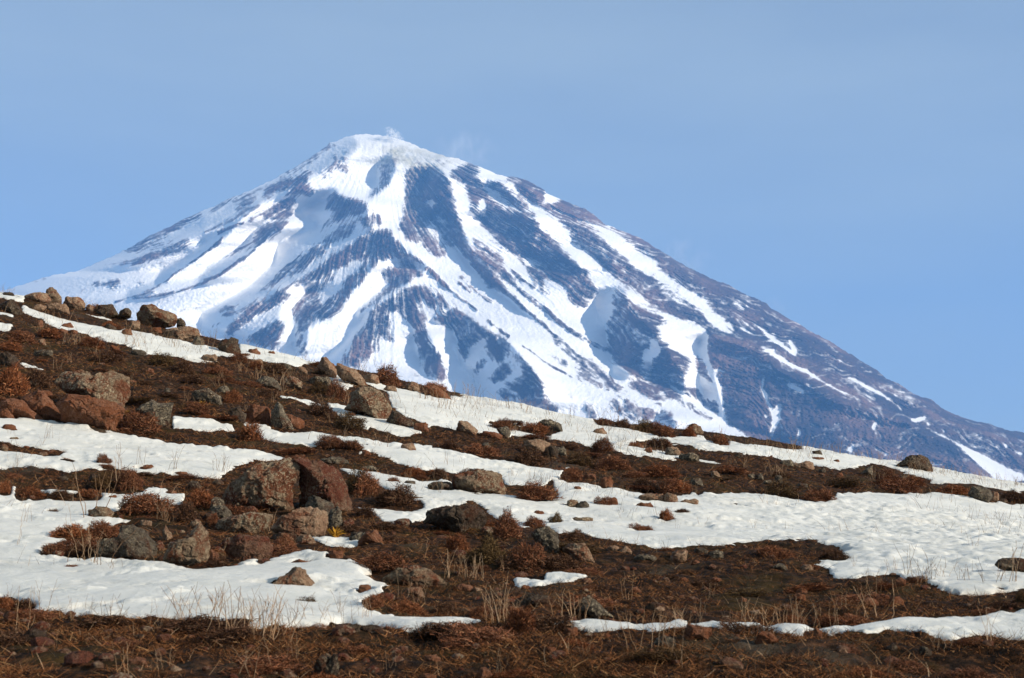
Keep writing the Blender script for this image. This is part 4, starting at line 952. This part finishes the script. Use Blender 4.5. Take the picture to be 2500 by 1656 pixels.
def tuft_mesh(seed, n, spread=.10, lean=.22):
    """dry stems one metre tall: thin tubes with a few side twigs"""
    rg = np.random.default_rng(seed); VV, FF, k = [], [], 0
    def tube(pts, r0):
        nonlocal k
        for j, p in enumerate(pts):
            r = r0 * (1 - .6 * j / (len(pts) - 1))
            for q in range(3): VV.append(p + r * np.array([math.cos(q * 2.1), math.sin(q * 2.1), 0]))
        for j in range(len(pts) - 1):
            for q in range(3):
                a, b = k + 3 * j + q, k + 3 * j + (q + 1) % 3
                FF.extend([(a, b, b + 3), (a, b + 3, a + 3)])
        k += 3 * len(pts)
    for i in range(n):
        h = rg.uniform(.55, 1.0) if i else 1.0
        d = rg.normal(size=2) * lean; p0 = rg.normal(size=2) * spread; cv = rg.normal(size=2) * .16
        pts = []
        for j in range(7):
            t = j / 6
            w = rg.normal(size=2) * .012
            pts.append(np.array([p0[0] + d[0] * t * h + cv[0] * t * t + w[0], p0[1] + d[1] * t * h + cv[1] * t * t + w[1], h * t - .04]))
        tube(pts, .0085)
        for s in range(rg.integers(0, 4)):
            j = rg.integers(3, 6); q = pts[j]; e = rg.normal(size=3) * .09; e[2] = abs(e[2]) + .08
            tube([q, q + e * .6, q + e * 1.1 + np.array([0, 0, .02])], .005)
    return mesh_np('dry_stems', np.array(VV), np.array(FF), STEM, smooth=True)

SHRUBS = '''
F4 700 400 1110 545
F4 1160 360 1420 500
F4 1090 440 1290 590
F4 300 590 560 690
F4 520 580 790 690
F4 240 705 450 790
F4 420 715 650 795
F4 560 275 760 375
F4 720 230 905 385
F4 95 345 310 432
F4 290 370 480 432
F4 460 368 655 430
F4 600 138 722 212
F4 620 205 742 237
F4 285 493 405 540
F4 1870 1060 2050 1125
F4 380 850 525 885
F4 -40 1045 110 1150
F4 90 1060 240 1145
F4 -30 310 72 402
F4 1600 440 1890 515
F4 1735 650 1900 800
F4 1310 800 1490 880
F4 2200 250 2380 420
F1 715 930 1035 1085
F1 -60 640 180 840
F1 130 650 345 790
F1 1490 985 1690 1135
F1 2000 1090 2180 1175
F1 2130 1110 2325 1182
F1 1130 700 1330 755
F1 930 560 1130 650
F1 560 232 700 300
F1 640 350 750 410
F1 1100 600 1250 700
F1 200 390 420 470
F1 40 420 230 500
F1 1280 640 1500 700
F1 1640 780 1790 850
F1 1950 740 2120 830
F1 1450 560 1600 620
F1 1400 790 1560 880
F1 1660 620 1850 690
F1 1560 600 1700 670
F2 1165 865 1475 990
F2 115 790 370 965
F2 280 890 600 1022
F2 1400 1058 1505 1132
F2 1680 948 1850 1020
F2 2080 1028 2230 1112
F2 2200 1030 2315 1060
F2 1895 1130 2125 1202
F2 1020 1050 1240 1235
F2 1240 1075 1390 1150
F2 1470 1165 1660 1245
F2 880 1230 1160 1410
F2 1140 1260 1425 1450
F2 690 1190 930 1310
F2 1165 640 1410 765
F2 1215 468 1430 555
F2 1655 575 1845 670
F2 1690 448 1830 500
F2 1800 450 1960 520
F2 1930 465 2110 555
F2 2080 500 2230 580
F2 2240 500 2360 580
F2 2000 570 2230 645
F2 1910 598 2010 645
F2 1000 460 1210 535
F2 -20 570 110 640
F2 80 590 235 660
F2 885 930 995 966
F2 360 828 480 885
F2 450 760 640 830
F2 620 770 795 850
F2 590 215 790 300
F2 240 120 490 255
F2 860 620 1100 705
F2 690 580 860 660
F2 1480 680 1720 760
F2 1700 690 1950 790
F2 1950 740 2250 830
F2 1900 830 2140 920
F2 2140 840 2360 930
F2 1480 770 1640 860
F2 -20 200 120 350
F2 150 1010 330 1100
F3 640 475 950 575
F3 935 515 1160 605
F3 1790 485 2015 552
F3 2185 515 2380 605
F3 350 160 490 240
F3 1390 385 1560 460
F3 640 880 900 960
F3 1020 895 1260 975
F3 1040 440 1340 510
F3 1400 455 1700 545
F3 1560 420 1740 500
F3 -10 110 140 180
F3 -10 190 130 240
F3 -10 440 200 540
F3 320 370 620 420
F3 1590 1070 1660 1110
F3 2280 1170 2400 1250
F5 190 1050 380 1140
F5 380 1080 640 1180
F5 640 1090 860 1180
F5 1100 1110 1370 1290
F5 1500 870 1780 920
F5 880 1110 1100 1190
F1 1930 880 2150 960
F1 2100 950 2352 1060
F1 1150 870 1350 950
F1 -20 480 160 550
F1 560 540 800 620
F1 480 450 700 530
F4 1320 520 1420 620
'''
# clumps of tall dry stems: tile, foot x, foot y, height in tile pixels, number of stems
STEMS = '''
F4 1235 1250 280 6
F4 1170 1235 260 5
F4 1390 1260 320 7
F4 1460 1290 310 8
F4 1540 1280 240 6
F4 1640 1330 370 8
F4 1700 1320 300 8
F4 1780 1340 320 7
F4 1850 1270 210 6
F4 1600 1260 270 5
F4 1320 1280 200 5
F4 1000 1230 180 4
F4 705 1215 190 8
F4 740 1225 140 7
F4 290 1170 240 3
F4 195 1140 160 4
F4 140 1300 320 3
F4 450 1210 170 5
F4 560 1190 160 3
F4 60 1080 130 4
F4 155 600 160 5
F4 420 620 170 2
F4 540 560 380 4
F4 530 830 260 6
F4 590 850 230 7
F4 720 900 100 6
F4 320 800 90 2
F4 130 720 170 2
F4 1010 560 150 7
F4 1070 580 160 6
F4 850 480 140 4
F4 680 420 190 4
F4 780 320 260 3
F4 880 240 160 4
F4 1120 250 180 5
F4 1400 265 140 6
F4 1960 500 340 2
F4 1710 650 170 7
F4 980 850 110 2
F4 1385 850 200 3
F4 1580 1560 260 6
F4 1050 1530 170 6
F4 800 1560 230 4
F4 350 1370 100 4
F4 1880 1450 180 5
F4 2210 1270 200 5
F4 2080 1230 170 6
F4 1930 1250 200 5
F4 2320 1230 170 4
F5 785 930 200 5
F5 860 920 170 10
F5 900 930 160 8
F5 1075 1230 290 8
F5 1100 1225 260 7
F5 1060 1180 230 5
F5 520 1080 230 7
F5 590 1110 190 6
F5 980 940 180 4
F5 1110 890 110 4
F5 1550 1250 260 7
F5 1600 1200 180 6
F5 1500 1060 140 3
F5 1700 1160 120 5
F5 1250 1220 180 6
F5 1930 1070 160 4
F5 2010 1400 300 4
F5 2130 1450 300 4
F5 2270 1500 240 3
F5 1920 1250 110 7
F5 2120 1240 110 8
F5 2260 1260 140 8
F5 1770 1280 120 6
F5 240 1210 170 5
F5 60 1190 190 5
F5 250 840 90 3
F5 630 800 130 2
F5 370 700 120 2
F5 1100 1560 200 4
F5 400 1520 130 5
F5 1660 1420 170 4
F3 60 1440 170 6
F3 150 1380 130 8
F3 300 1380 190 5
F3 470 1390 110 8
F3 560 1420 230 4
F3 650 1420 210 6
F3 840 1420 180 7
F3 900 1410 230 4
F3 950 1420 210 6
F3 1060 1400 180 4
F3 1160 1430 160 4
F3 1380 1330 250 6
F3 1390 1180 170 6
F3 1630 1080 230 4
F3 1760 1110 200 8
F3 1700 1120 130 7
F3 1840 1090 130 6
F3 1510 1050 110 8
F3 1960 1110 130 7
F3 2130 1140 160 6
F3 2280 1130 320 5
F3 2200 1100 130 5
F3 2120 1510 260 4
F3 1850 1540 150 7
F3 1790 1520 110 5
F3 2280 1490 120 6
F3 1260 1020 100 5
F3 970 840 60 4
F3 640 780 90 4
F3 720 790 60 5
F3 1370 860 80 2
F3 290 750 80 3
F3 2050 900 130 4
F3 1190 1280 130 4
F3 350 1200 100 4
F3 600 230 50 9
F3 700 235 70 8
F3 760 240 70 9
F3 900 270 120 10
F3 960 275 90 10
F3 1050 280 80 10
F3 1170 290 110 10
F3 1280 300 60 9
F3 1350 320 80 9
F3 1440 330 70 8
F3 1570 350 80 9
F3 1640 390 90 9
F3 1850 410 60 9
F3 1930 420 80 9
F3 2080 450 80 10
F3 2200 460 70 9
F3 2300 490 80 9
F3 740 430 110 8
F3 800 440 100 8
F3 560 370 80 8
F3 480 360 70 7
F3 1400 470 110 10
F3 1480 480 100 10
F3 1600 470 80 8
F3 430 180 80 8
F3 420 230 90 8
F3 150 410 70 6
F3 170 530 110 4
F3 260 540 80 4
F2 610 340 130 8
F2 650 350 90 8
F2 740 400 150 8
F2 700 290 130 5
F2 800 280 90 5
F2 880 320 110 6
F2 930 320 100 7
F2 1060 380 70 8
F2 1160 390 90 8
F2 1230 400 90 7
F2 1290 420 100 8
F2 1420 430 80 8
F2 1550 450 90 6
F2 1760 460 100 8
F2 1830 470 110 7
F2 2000 480 70 7
F2 2260 500 70 7
F2 360 150 130 4
F2 240 140 80 5
F2 700 960 180 2
F2 1240 1090 60 4
F2 1180 830 70 7
F2 1290 850 80 8
F2 1360 860 80 8
F2 370 640 140 3
F2 750 760 110 4
F2 850 750 70 5
F2 250 940 140 3
F2 1130 700 100 4
F2 1420 730 110 5
F2 1880 1100 100 3
F2 2230 1170 80 3
F2 1680 1170 70 4
F2 30 480 90 6
F2 110 580 110 5
F2 1700 600 100 8
F2 2180 560 80 7
F1 20 180 70 8
F1 75 190 60 7
F1 390 190 50 6
F1 450 230 70 6
F1 540 240 90 7
F1 590 240 70 7
F1 660 260 80 6
F1 760 280 70 5
F1 700 310 90 7
F1 860 520 150 6
F1 820 460 110 6
F1 940 500 90 6
F1 1100 520 100 7
F1 1200 560 70 7
F1 450 500 100 9
F1 540 510 90 9
F1 600 520 70 8
F1 320 440 90 9
F1 260 420 70 8
F1 360 660 90 4
F1 450 620 80 4
F1 600 600 120 4
F1 630 620 90 5
F1 1400 770 100 8
F1 1430 750 100 5
F1 1540 680 90 8
F1 1650 730 110 7
F1 1760 760 130 7
F1 1850 740 120 9
F1 1800 830 170 3
F1 1190 870 120 4
F1 1260 900 80 3
F1 1560 960 100 10
F1 1650 980 100 10
F1 1950 720 100 7
F1 2080 900 110 6
F1 2210 880 140 4
F1 1740 870 90 3
F1 840 750 70 4
F1 1270 410 60 7
F1 1360 440 70 7
F1 1460 460 60 6
F1 1580 510 70 6
F1 1940 610 60 7
F1 2200 640 60 6
F1 2310 670 70 7
F1 300 1120 130 5
F1 60 1080 60 5
F1 90 1290 120 5
F1 1400 1330 130 5
'''
# ------------------------------------------------------------------ names for what stands where
MARKS = [('V', 610, 1130, 'the domed boulder'), ('V', 760, 1130, 'the leaning red slab'), ('V', 735, 1205, 'the pale tan boulder'), ('V', 450, 1270, 'the pyramid-shaped boulder'), ('V', 300, 1250, 'the dark shaded boulder'),
         ('V', 250, 1185, 'the half-sunk round rock'), ('V', 685, 1345, 'the cone-shaped boulder'), ('V', 210, 890, 'the left outcrop'), ('V', 70, 940, 'the flat red slabs'), ('V', 365, 965, 'the blocky grey boulder'),
         ('V', 645, 965, 'the pointed grey boulder'), ('V', 360, 735, 'the moss-topped skyline boulder'), ('V', 110, 690, 'the peaked skyline boulder'), ('V', 30, 710, 'the dark left-edge boulder'), ('V', 528, 805, 'the horned dark boulder'),
         ('V', 755, 845, 'the smooth brow boulder'), ('V', 860, 920, 'the broken grey boulder'), ('V', 1000, 900, 'the long red rock'), ('V', 1165, 998, 'the squarish grey block'), ('V', 1240, 1040, 'the knobbly tan boulder'),
         ('V', 1100, 1112, 'the lichen-speckled snowfield boulder'), ('V', 1045, 1200, 'the hollowed dark boulder'), ('V', 1260, 1250, 'the round lichen boulder'), ('V', 1340, 1280, 'the tan-red boulder'), ('V', 860, 1245, 'the triangular rock'),
         ('V', 950, 1335, 'the broad lichen-brown boulder'), ('V', 1380, 1410, 'the wedge-shaped boulder'), ('V', 2110, 1068, 'the dark brow boulder'), ('V', 2270, 1140, 'the smooth round boulder'), ('V', 2345, 1310, 'the right-edge dark boulder'),
         ('V', 1998, 1092, 'the upright grey wedge'), ('V', 1620, 1465, 'the paired red stones'), ('V', 1850, 1375, 'the stacked red stones'), ('V', 760, 1545, 'the brown bottom-edge rock'), ('V', 90, 1475, 'the brown lower-left rock'),
         ('V', 1900, 1200, 'the wide right snowfield'), ('V', 2200, 1470, 'the bottom-right snow patch'), ('V', 300, 1130, 'the upper-left snow patch'), ('V', 250, 1390, 'the lower-left snow patch'), ('V', 1250, 1330, 'the central snow strip')]
MARKS = [(tp(t, [(x, y)])[0], s) for t, x, y, s in MARKS]
def relation(px, py):
    d = sorted((math.hypot(px - mx, 1.7 * (py - my)), s, px - mx, 1.7 * (py - my)) for (mx, my), s in MARKS)
    r, s, dx, dy = d[0]
    if r < 42: return 'close against ' + s
    ax = abs(dx) / (abs(dx) + abs(dy))
    v = 'lower' if dy > 0 else 'upper'; h = 'right' if dx > 0 else 'left'
    w = h + ' of' if ax > .72 else ('below' if dy > 0 else 'above') if ax < .28 else v + ' ' + h + ' of'
    return ('far ' if r > 190 else '') + w + ' ' + s
def finish_labels(items):
    """items: (object, label, x, y); equal labels get told apart by their order in the photograph"""
    by = {}
    for o, l, x, y in items: by.setdefault(l, []).append((x, y, o))
    for l, g in by.items():
        if len(g) == 1: g[0][2]['label'] = l; continue
        xs = [a[0] for a in g]; ys = [a[1] for a in g]
        ax = 0 if max(xs) - min(xs) >= max(ys) - min(ys) else 1
        g.sort(key=lambda a: a[ax])
        far, near = (('left', 'right'), ('farther', 'nearer'))[ax]
        nm = ['', 'second', 'third', 'fourth', 'fifth', 'sixth', 'seventh', 'eighth', 'ninth']
        if len(g) == 2: w = ('the %s one' % far, 'the %s one' % near)
        else: w = [('leftmost', 'farthest')[ax]] + ['%s from %s' % (nm[k], ('left', 'back')[ax]) for k in range(1, min(len(g) - 1, 9))] + [('rightmost', 'nearest')[ax]]
        for k, (x, y, o) in zip(w, g): o['label'] = l + ', ' + k

def build_labels_rocks():
    items = []
    for o, name, (x0, y0, x1, y1), label, stone in PLACED:
        if label: continue
        w, h = x1 - x0, y1 - y0
        size = 'tiny' if w < 24 else 'small' if w < 45 else 'medium' if w < 75 else 'sizeable'
        form = 'flat' if w > 2.0 * h else 'low' if w > 1.45 * h else 'upright' if h > w * 1.05 else 'blocky'
        colr = {'tan': 'tan', 'rust': 'rust-brown', 'red': 'rusty red', 'grey': 'grey', 'dark': 'dark brown', 'lichen': 'lichen-spotted'}[stone]
        items.append((o, '%s %s %s %s %s' % (size, form, colr, name, relation((x0 + x1) / 2, (y0 + y1) / 2)), (x0 + x1) / 2, (y0 + y1) / 2))
        o['group'] = {'tan': 'tan rocks', 'rust': 'rust-brown rocks', 'red': 'red stones', 'grey': 'grey rocks', 'dark': 'dark brown rocks', 'lichen': 'lichen-spotted rocks'}[stone] + ' strewn over the hillside'
    finish_labels(items)

def surface(X, Y):
    return 'snow' if snow_amount(np.array([X]), np.array([Y]))[0] > .5 else 'turf'

SHRUB_M = []
def add_shrub(X, Y, z, rx, rz, i):
    r = bpy.data.objects.new('shrub', None); COL.objects.link(r); r.empty_display_size = .2
    r.location = (X, Y, z); h = random.Random(i * 31 + 7); r.rotation_euler = (h.uniform(-.16, .16), h.uniform(-.16, .16), i * 2.4); r.scale = (rx, rx * h.uniform(.7, 1.05), rz)
    b, f = SHRUB_M[i % len(SHRUB_M)]
    for n, me in (('branches', b), ('foliage', f)): obj(n, me, r)
    return r

def build_plants():
    rg = random.Random(5)
    for s in range(8): SHRUB_M.append(shrub_meshes(40 + s * 3))
    items = []
    for i, ln in enumerate(SHRUBS.strip().split('\n')):
        t, *v = ln.split(); (x0, y0), (x1, y1) = tp(t, [(float(v[0]), float(v[1])), (float(v[2]), float(v[3]))])
        cx = (x0 + x1) / 2
        X, Y, z = place(cx, y1 - (y1 - y0) * .12)
        k = 1 + .3 * (x1 - x0) / 2 / FPX
        Y *= k; X *= k; z = float(ground_z(X, Y)[0])
        mp = Y / FPX; rx = (x1 - x0) / 2 * mp * 1.16; rz = max((y1 - y0) * mp * 1.15, rx * .26)
        o = add_shrub(X, Y, z - rz * .08, rx, rz, i)
        tag(o, None, 'shrub', 'brown cushion shrubs on the hillside')
        w = x1 - x0
        size = 'little' if w < 50 else 'low' if w > 2.2 * (y1 - y0) else 'bushy' if w < 110 else 'broad'
        items.append((o, '%s rusty shrub on %s %s' % (size, surface(X, Y), relation(cx, (y0 + y1) / 2)), cx, (y0 + y1) / 2))
        MELT.append((X, Y, rx * .75))
    finish_labels(items)
    # stems
    TM = {}
    items = []
    words = ['', 'one', 'two', 'three', 'four', 'five', 'six', 'seven', 'eight', 'nine', 'ten']
    for i, ln in enumerate(STEMS.strip().split('\n')):
        t, x, y, h, n = ln.split(); x, y, h, n = float(x), float(y), float(h), int(n)
        (px, py), = tp(t, [(x, y)]); h = h / TILES[t][2]
        X, Y, z = place(px, min(py, 1690)); H = h * Y / FPX
        key = (min(n, 10), i % 3)
        if key not in TM: TM[key] = tuft_mesh(600 + len(TM), key[0], .10 + .012 * key[0], .16)
        o = obj('dry_stems', TM[key], loc=(X, Y, z)); o.rotation_euler = (0, 0, i * 1.7)
        wd = H * (1.0 if n < 6 else 1.25)
        o.scale = (wd, wd, H)
        tag(o, None, 'dry grass', 'tall dry stems')
        items.append((o, '%s on %s %s' % ('thin grass tuft' if n > 8 else words[n] + (' tall' if h > 65 else ' short') + ' stems', surface(X, Y), relation(px, py - h / 2)), px, py))
    finish_labels(items)
    # the yellow-leaved plants
    for t, x0, y0, x1, y1, lab in (('F4', 2085, 585, 2210, 675, 'ochre yellow leafy plant at the foot of the pale tan boulder'), ('F1', 1255, 865, 1325, 900, 'small orange leafy plant below a dark rock on the middle slope'),
                                   ('F1', 790, 905, 840, 945, 'tuft of yellowed leaves at the right foot of the left outcrop')):
        (ax, ay), (bx, by) = tp(t, [(x0, y0), (x1, y1)])
        X, Y, z = place((ax + bx) / 2, by); g = np.random.default_rng(int(x0)); n = 60; r = (bx - ax) / 2 * Y / FPX
        a = g.uniform(0, 6.28, n); d = np.stack([np.cos(a), np.sin(a) * .9, g.uniform(.1, 1.2, n)], -1); d /= np.linalg.norm(d, axis=1, keepdims=True)
        V, F = blades(g.normal(size=(n, 3)) * r * .15 + np.array([0, 0, r * .2]), d, g.uniform(.6, 1.1, n) * r, g.uniform(.10, .22, n) * r, g, .5, 3)
        tag(obj('leafy_plant', mesh_np('leafy_plant', V, F, YEL, smooth=False), loc=(X, Y - .12, z)), lab, 'plant')

def scatter(n, rg, e, power=.85, lim=.02, margin=60):
    """random points of bare turf, as dense as they show"""
    px, py = project(GX, np.maximum(GY, 4), ZB)
    ok = (px[:-1, :-1] > -margin) & (px[:-1, :-1] < 2500 + margin) & (py[:-1, :-1] < 1760) & (GY[:-1, :-1] < 47.5) & (GY[:-1, :-1] > 7) & (e[:-1, :-1] < lim)
    area = np.abs((px[1:, 1:] - px[:-1, :-1])) * np.maximum(np.abs(py[1:, 1:] - py[:-1, :-1]), .05)
    w = np.where(ok, area, 0).ravel() ** power; cdf = np.cumsum(w); cdf /= cdf[-1]
    k = np.searchsorted(cdf, rg.random(n)); r, c = np.unravel_index(k, area.shape)
    fu, fv = rg.random(n), rg.random(n)
    X = GX[r, c] * (1 - fu) + GX[r, c + 1] * fu + (GX[r + 1, c] - GX[r, c]) * fv; Y = GY[r, c] + (GY[r + 1, c] - GY[r, c]) * fv
    return X, Y

def build_turf(e):
    rg = np.random.default_rng(8)
    n = 380000
    X, Y = scatter(n, rg, e, .85, .10)
    dens = fbm2(X / .7, Y / .7, 4, 401) + .5 * fbm2(X / .16, Y / .16, 2, 402)
    k = dens > -.12 + rg.normal(size=n) * .18; X, Y = X[k], Y[k]; n = len(X)
    Z = ground_z(X, Y) + micro(X, Y) - .006
    a = rg.uniform(0, 6.28, n); up = rg.uniform(.05, 1.0, n) ** 1.3
    d = np.stack([np.cos(a), np.sin(a), up], -1); d /= np.linalg.norm(d, axis=1, keepdims=True)
    L = rg.gamma(4, .010, n) * (1 + sstep(12, 40, Y) * 1.1) + .012
    V, F = blades(np.stack([X, Y, Z], -1), d, L, rg.uniform(.003, .0065, n) * (1 + sstep(12, 40, Y) * 1.3), rg, .6, 2)
    tag(obj('dry_turf', mesh_np('dry_turf', V, F, TURF, smooth=False)), 'matted rusty brown dry grass and heath covering the bare ground', 'dry grass', kind='stuff')
    # long bleached stalks lying in the turf
    n = 800; X, Y = scatter(n, rg, e, 1.0); Z = ground_z(X, Y) + micro(X, Y)
    a = rg.uniform(0, 6.28, n); d = np.stack([np.cos(a), np.sin(a), rg.uniform(.05, 1.6, n)], -1); d /= np.linalg.norm(d, axis=1, keepdims=True)
    V, F = blades(np.stack([X, Y, Z], -1), d, rg.uniform(.05, .17, n), rg.uniform(.003, .005, n), rg, .45, 4)
    tag(obj('dry_stalks', mesh_np('dry_stalks', V, F, STEM, smooth=False)), 'bleached straw stalks strewn through the brown turf', 'dry grass', kind='stuff')
    # thin stalks that stick out of the snow
    nn = 60000; u = rg.uniform(-.40, .40, nn); yy = 10 + 36 * rg.random(nn) ** .8; X, Y = u * yy, yy
    a = snow_amount(X, Y); px, py = project(X, Y, zbase(X, Y))
    k = (a > .5) & (fbm2(X / 1.6, Y / 2.2, 3, 411) + .25 * sstep(24, 40, Y) > .16 + .25 * rg.random(nn)); X, Y = X[k][:3200], Y[k][:3200]; n = len(X)
    Z = ground_z(X, Y) - .02; a = rg.uniform(0, 6.28, n); d = np.stack([np.cos(a) * .35, np.sin(a) * .35, rg.uniform(.5, 1.2, n)], -1); d /= np.linalg.norm(d, axis=1, keepdims=True)
    V, F = blades(np.stack([X, Y, Z], -1), d, rg.gamma(4, .035, n) * (1 + .8 * sstep(15, 40, Y)), rg.uniform(.003, .006, n) * (1 + sstep(15, 40, Y)), rg, .35, 3)
    tag(obj('snow_stalks', mesh_np('snow_stalks', V, F, STEM, smooth=False)), 'thin dead stalks sticking out of the snow patches', 'dry grass', kind='stuff')
    # gravel
    n = 520; X, Y = scatter(n, rg, e, 1.0); V0, F0 = ico(2); VV, FF = [], []
    Z = ground_z(X, Y) + micro(X, Y)
    for i in range(n):
        r = rg.gamma(2.2, .011) + .012; m = V0 * (1 + .45 * fbm3(V0 * 1.3 + i, 2, i))[:, None] * np.array([1, .9, .65]) * r
        VV.append(m + np.array([X[i], Y[i], Z[i] + r * .15])); FF.append(F0 + i * len(V0))
    tag(obj('gravel', mesh_np('gravel', np.concatenate(VV), np.concatenate(FF), RM['rust'], smooth=False)), 'small reddish stone chips scattered over the bare ground', 'gravel', kind='stuff')
    # low cushions of heath that break up the turf
    rr = random.Random(3); X, Y = scatter(420, rg, e, .8); n = 0
    cand = []
    for x, y in zip(X, Y):
        if y < 8.6: continue
        if any(abs(x - a) + abs(y - b) * .5 < .42 for a, b in cand): continue
        cand.append((x, y))
    its = []
    for i, (x, y) in enumerate(cand):
        r = rr.uniform(.10, .26) * (1 + float(sstep(14, 40, np.array(y))) * .9) * rr.choice((.7, 1, 1, 1.4, 1.9)); z = float(ground_z(x, y)[0])
        o = add_shrub(x, y, z - .02, r, r * rr.uniform(.28, .55) * (.6 if i % 4 == 0 else 1), i + 3)
        tag(o, None, 'shrub', 'small heath cushions in the brown turf')
        px, py = project(x, y, z); its.append((o, 'small heath cushion ' + relation(px, py), px, py))
    finish_labels(its)

# ------------------------------------------------------------------ steam and drifting snow on the mountain
def plume(name, label, box, dist, dens, scale, seed, thr=.46, tilt=0.0):
    (x0, y0, x1, y1) = box
    V, F = ico(4); V = V.copy()
    V *= (1 + .22 * fbm3(V * 1.6 + seed, 3, seed))[:, None]
    cx, cy = (x0 + x1) / 2, (y0 + y1) / 2; dx, dy, dz = pixdir(cx, cy); s = dist / dy
    w, h = (x1 - x0) / 2 * s, (y1 - y0) / 2 * s
    o = obj(name, mesh_np(name, V * np.array([w, w * .8, h]), F), loc=(dx * s, dist, dz * s)); o.rotation_euler = (0, tilt, 0)
    m = bpy.data.materials.new(name); m.use_nodes = True; t = m.node_tree; t.nodes.clear()
    out = t.nodes.new('ShaderNodeOutputMaterial'); pv = t.nodes.new('ShaderNodeVolumePrincipled')
    pv.inputs['Color'].default_value = (1, 1, 1, 1); pv.inputs['Anisotropy'].default_value = .2
    tc = t.nodes.new('ShaderNodeTexCoord'); mp = t.nodes.new('ShaderNodeMapping'); mp.inputs['Rotation'].default_value = (0, -.5, 0); mp.inputs['Location'].default_value = (seed, 0, 0)
    mp.inputs['Scale'].default_value = (scale, scale, scale * .7)
    nz = t.nodes.new('ShaderNodeTexNoise'); nz.inputs['Scale'].default_value = 1; nz.inputs['Detail'].default_value = 4; nz.inputs['Distortion'].default_value = .8
    rp = t.nodes.new('ShaderNodeValToRGB'); rp.color_ramp.elements[0].position = thr; rp.color_ramp.elements[1].position = thr + .22
    # thins out towards its own edge
    ln = t.nodes.new('ShaderNodeVectorMath'); ln.operation = 'LENGTH'; dv = t.nodes.new('ShaderNodeVectorMath'); dv.operation = 'DIVIDE'; dv.inputs[1].default_value = (w, w * .8, h)
    fr = t.nodes.new('ShaderNodeValToRGB'); fr.color_ramp.elements[0].position = .25; fr.color_ramp.elements[0].color = (1, 1, 1, 1); fr.color_ramp.elements[1].position = .95; fr.color_ramp.elements[1].color = (0, 0, 0, 1)
    mu = t.nodes.new('ShaderNodeMath'); mu.operation = 'MULTIPLY'; m2 = t.nodes.new('ShaderNodeMath'); m2.operation = 'MULTIPLY'; m2.inputs[1].default_value = dens
    L = t.links.new
    L(tc.outputs['Object'], mp.inputs[0]); L(mp.outputs[0], nz.inputs['Vector']); L(nz.outputs['Fac'], rp.inputs[0])
    L(tc.outputs['Object'], dv.inputs[0]); L(dv.outputs[0], ln.inputs[0]); L(ln.outputs['Value'], fr.inputs[0])
    L(rp.outputs[0], mu.inputs[0]); L(fr.outputs[0], mu.inputs[1]); L(mu.outputs[0], m2.inputs[0]); L(m2.outputs[0], pv.inputs['Density']); L(pv.outputs[0], out.inputs['Volume'])
    o.data.materials.append(m)
    tag(o, label, 'steam' if 'steam' in name else 'drifting snow')

def build_haze():
    x, y0, y1, z0, z1 = 17000, -60, 15500, -300, 2700
    bm = bmesh.new(); bmesh.ops.create_cube(bm, size=1.0)
    for v in bm.verts: v.co = Vector((v.co.x * 2 * x, (v.co.y + .5) * (y1 - y0) + y0, (v.co.z + .5) * (z1 - z0) + z0))
    me = bpy.data.meshes.new('haze'); bm.to_mesh(me); bm.free()
    m = bpy.data.materials.new('haze'); m.use_nodes = True; t = m.node_tree; t.nodes.clear()
    out = t.nodes.new('ShaderNodeOutputMaterial'); pv = t.nodes.new('ShaderNodeVolumePrincipled')
    pv.inputs['Color'].default_value = (.18, .46, .96, 1); pv.inputs['Density'].default_value = HAZE_DENSITY; pv.inputs['Anisotropy'].default_value = 0.0
    t.links.new(pv.outputs[0], out.inputs['Volume'])
    me.materials.append(m)
    tag(obj('haze', me), 'thin blue haze between the hillside and the mountain', 'haze', kind='stuff')

HAZE_DENSITY = 5.6e-5
build_rocks()
build_labels_rocks()
build_plants()
EDGE = build_ground()
build_turf(EDGE)
plume('steam_plume', 'small bright white steam puff rising from the summit crater', (930, 314, 994, 346), 9330, .16, .065, 8, .52, .62)
plume('drifting_snow', 'faint wisp of blown snow just right of the summit', (1040, 310, 1230, 425), 9200, .0022, .012, 9)
plume('drifting_snow', 'pale wisp of blown snow over the middle of the right skyline', (1590, 570, 1760, 690), 8900, .0026, .013, 14)
plume('drifting_snow', 'faint lowest wisp of blown snow on the right skyline', (1855, 715, 1930, 785), 8800, .0022, .02, 21)
build_haze()
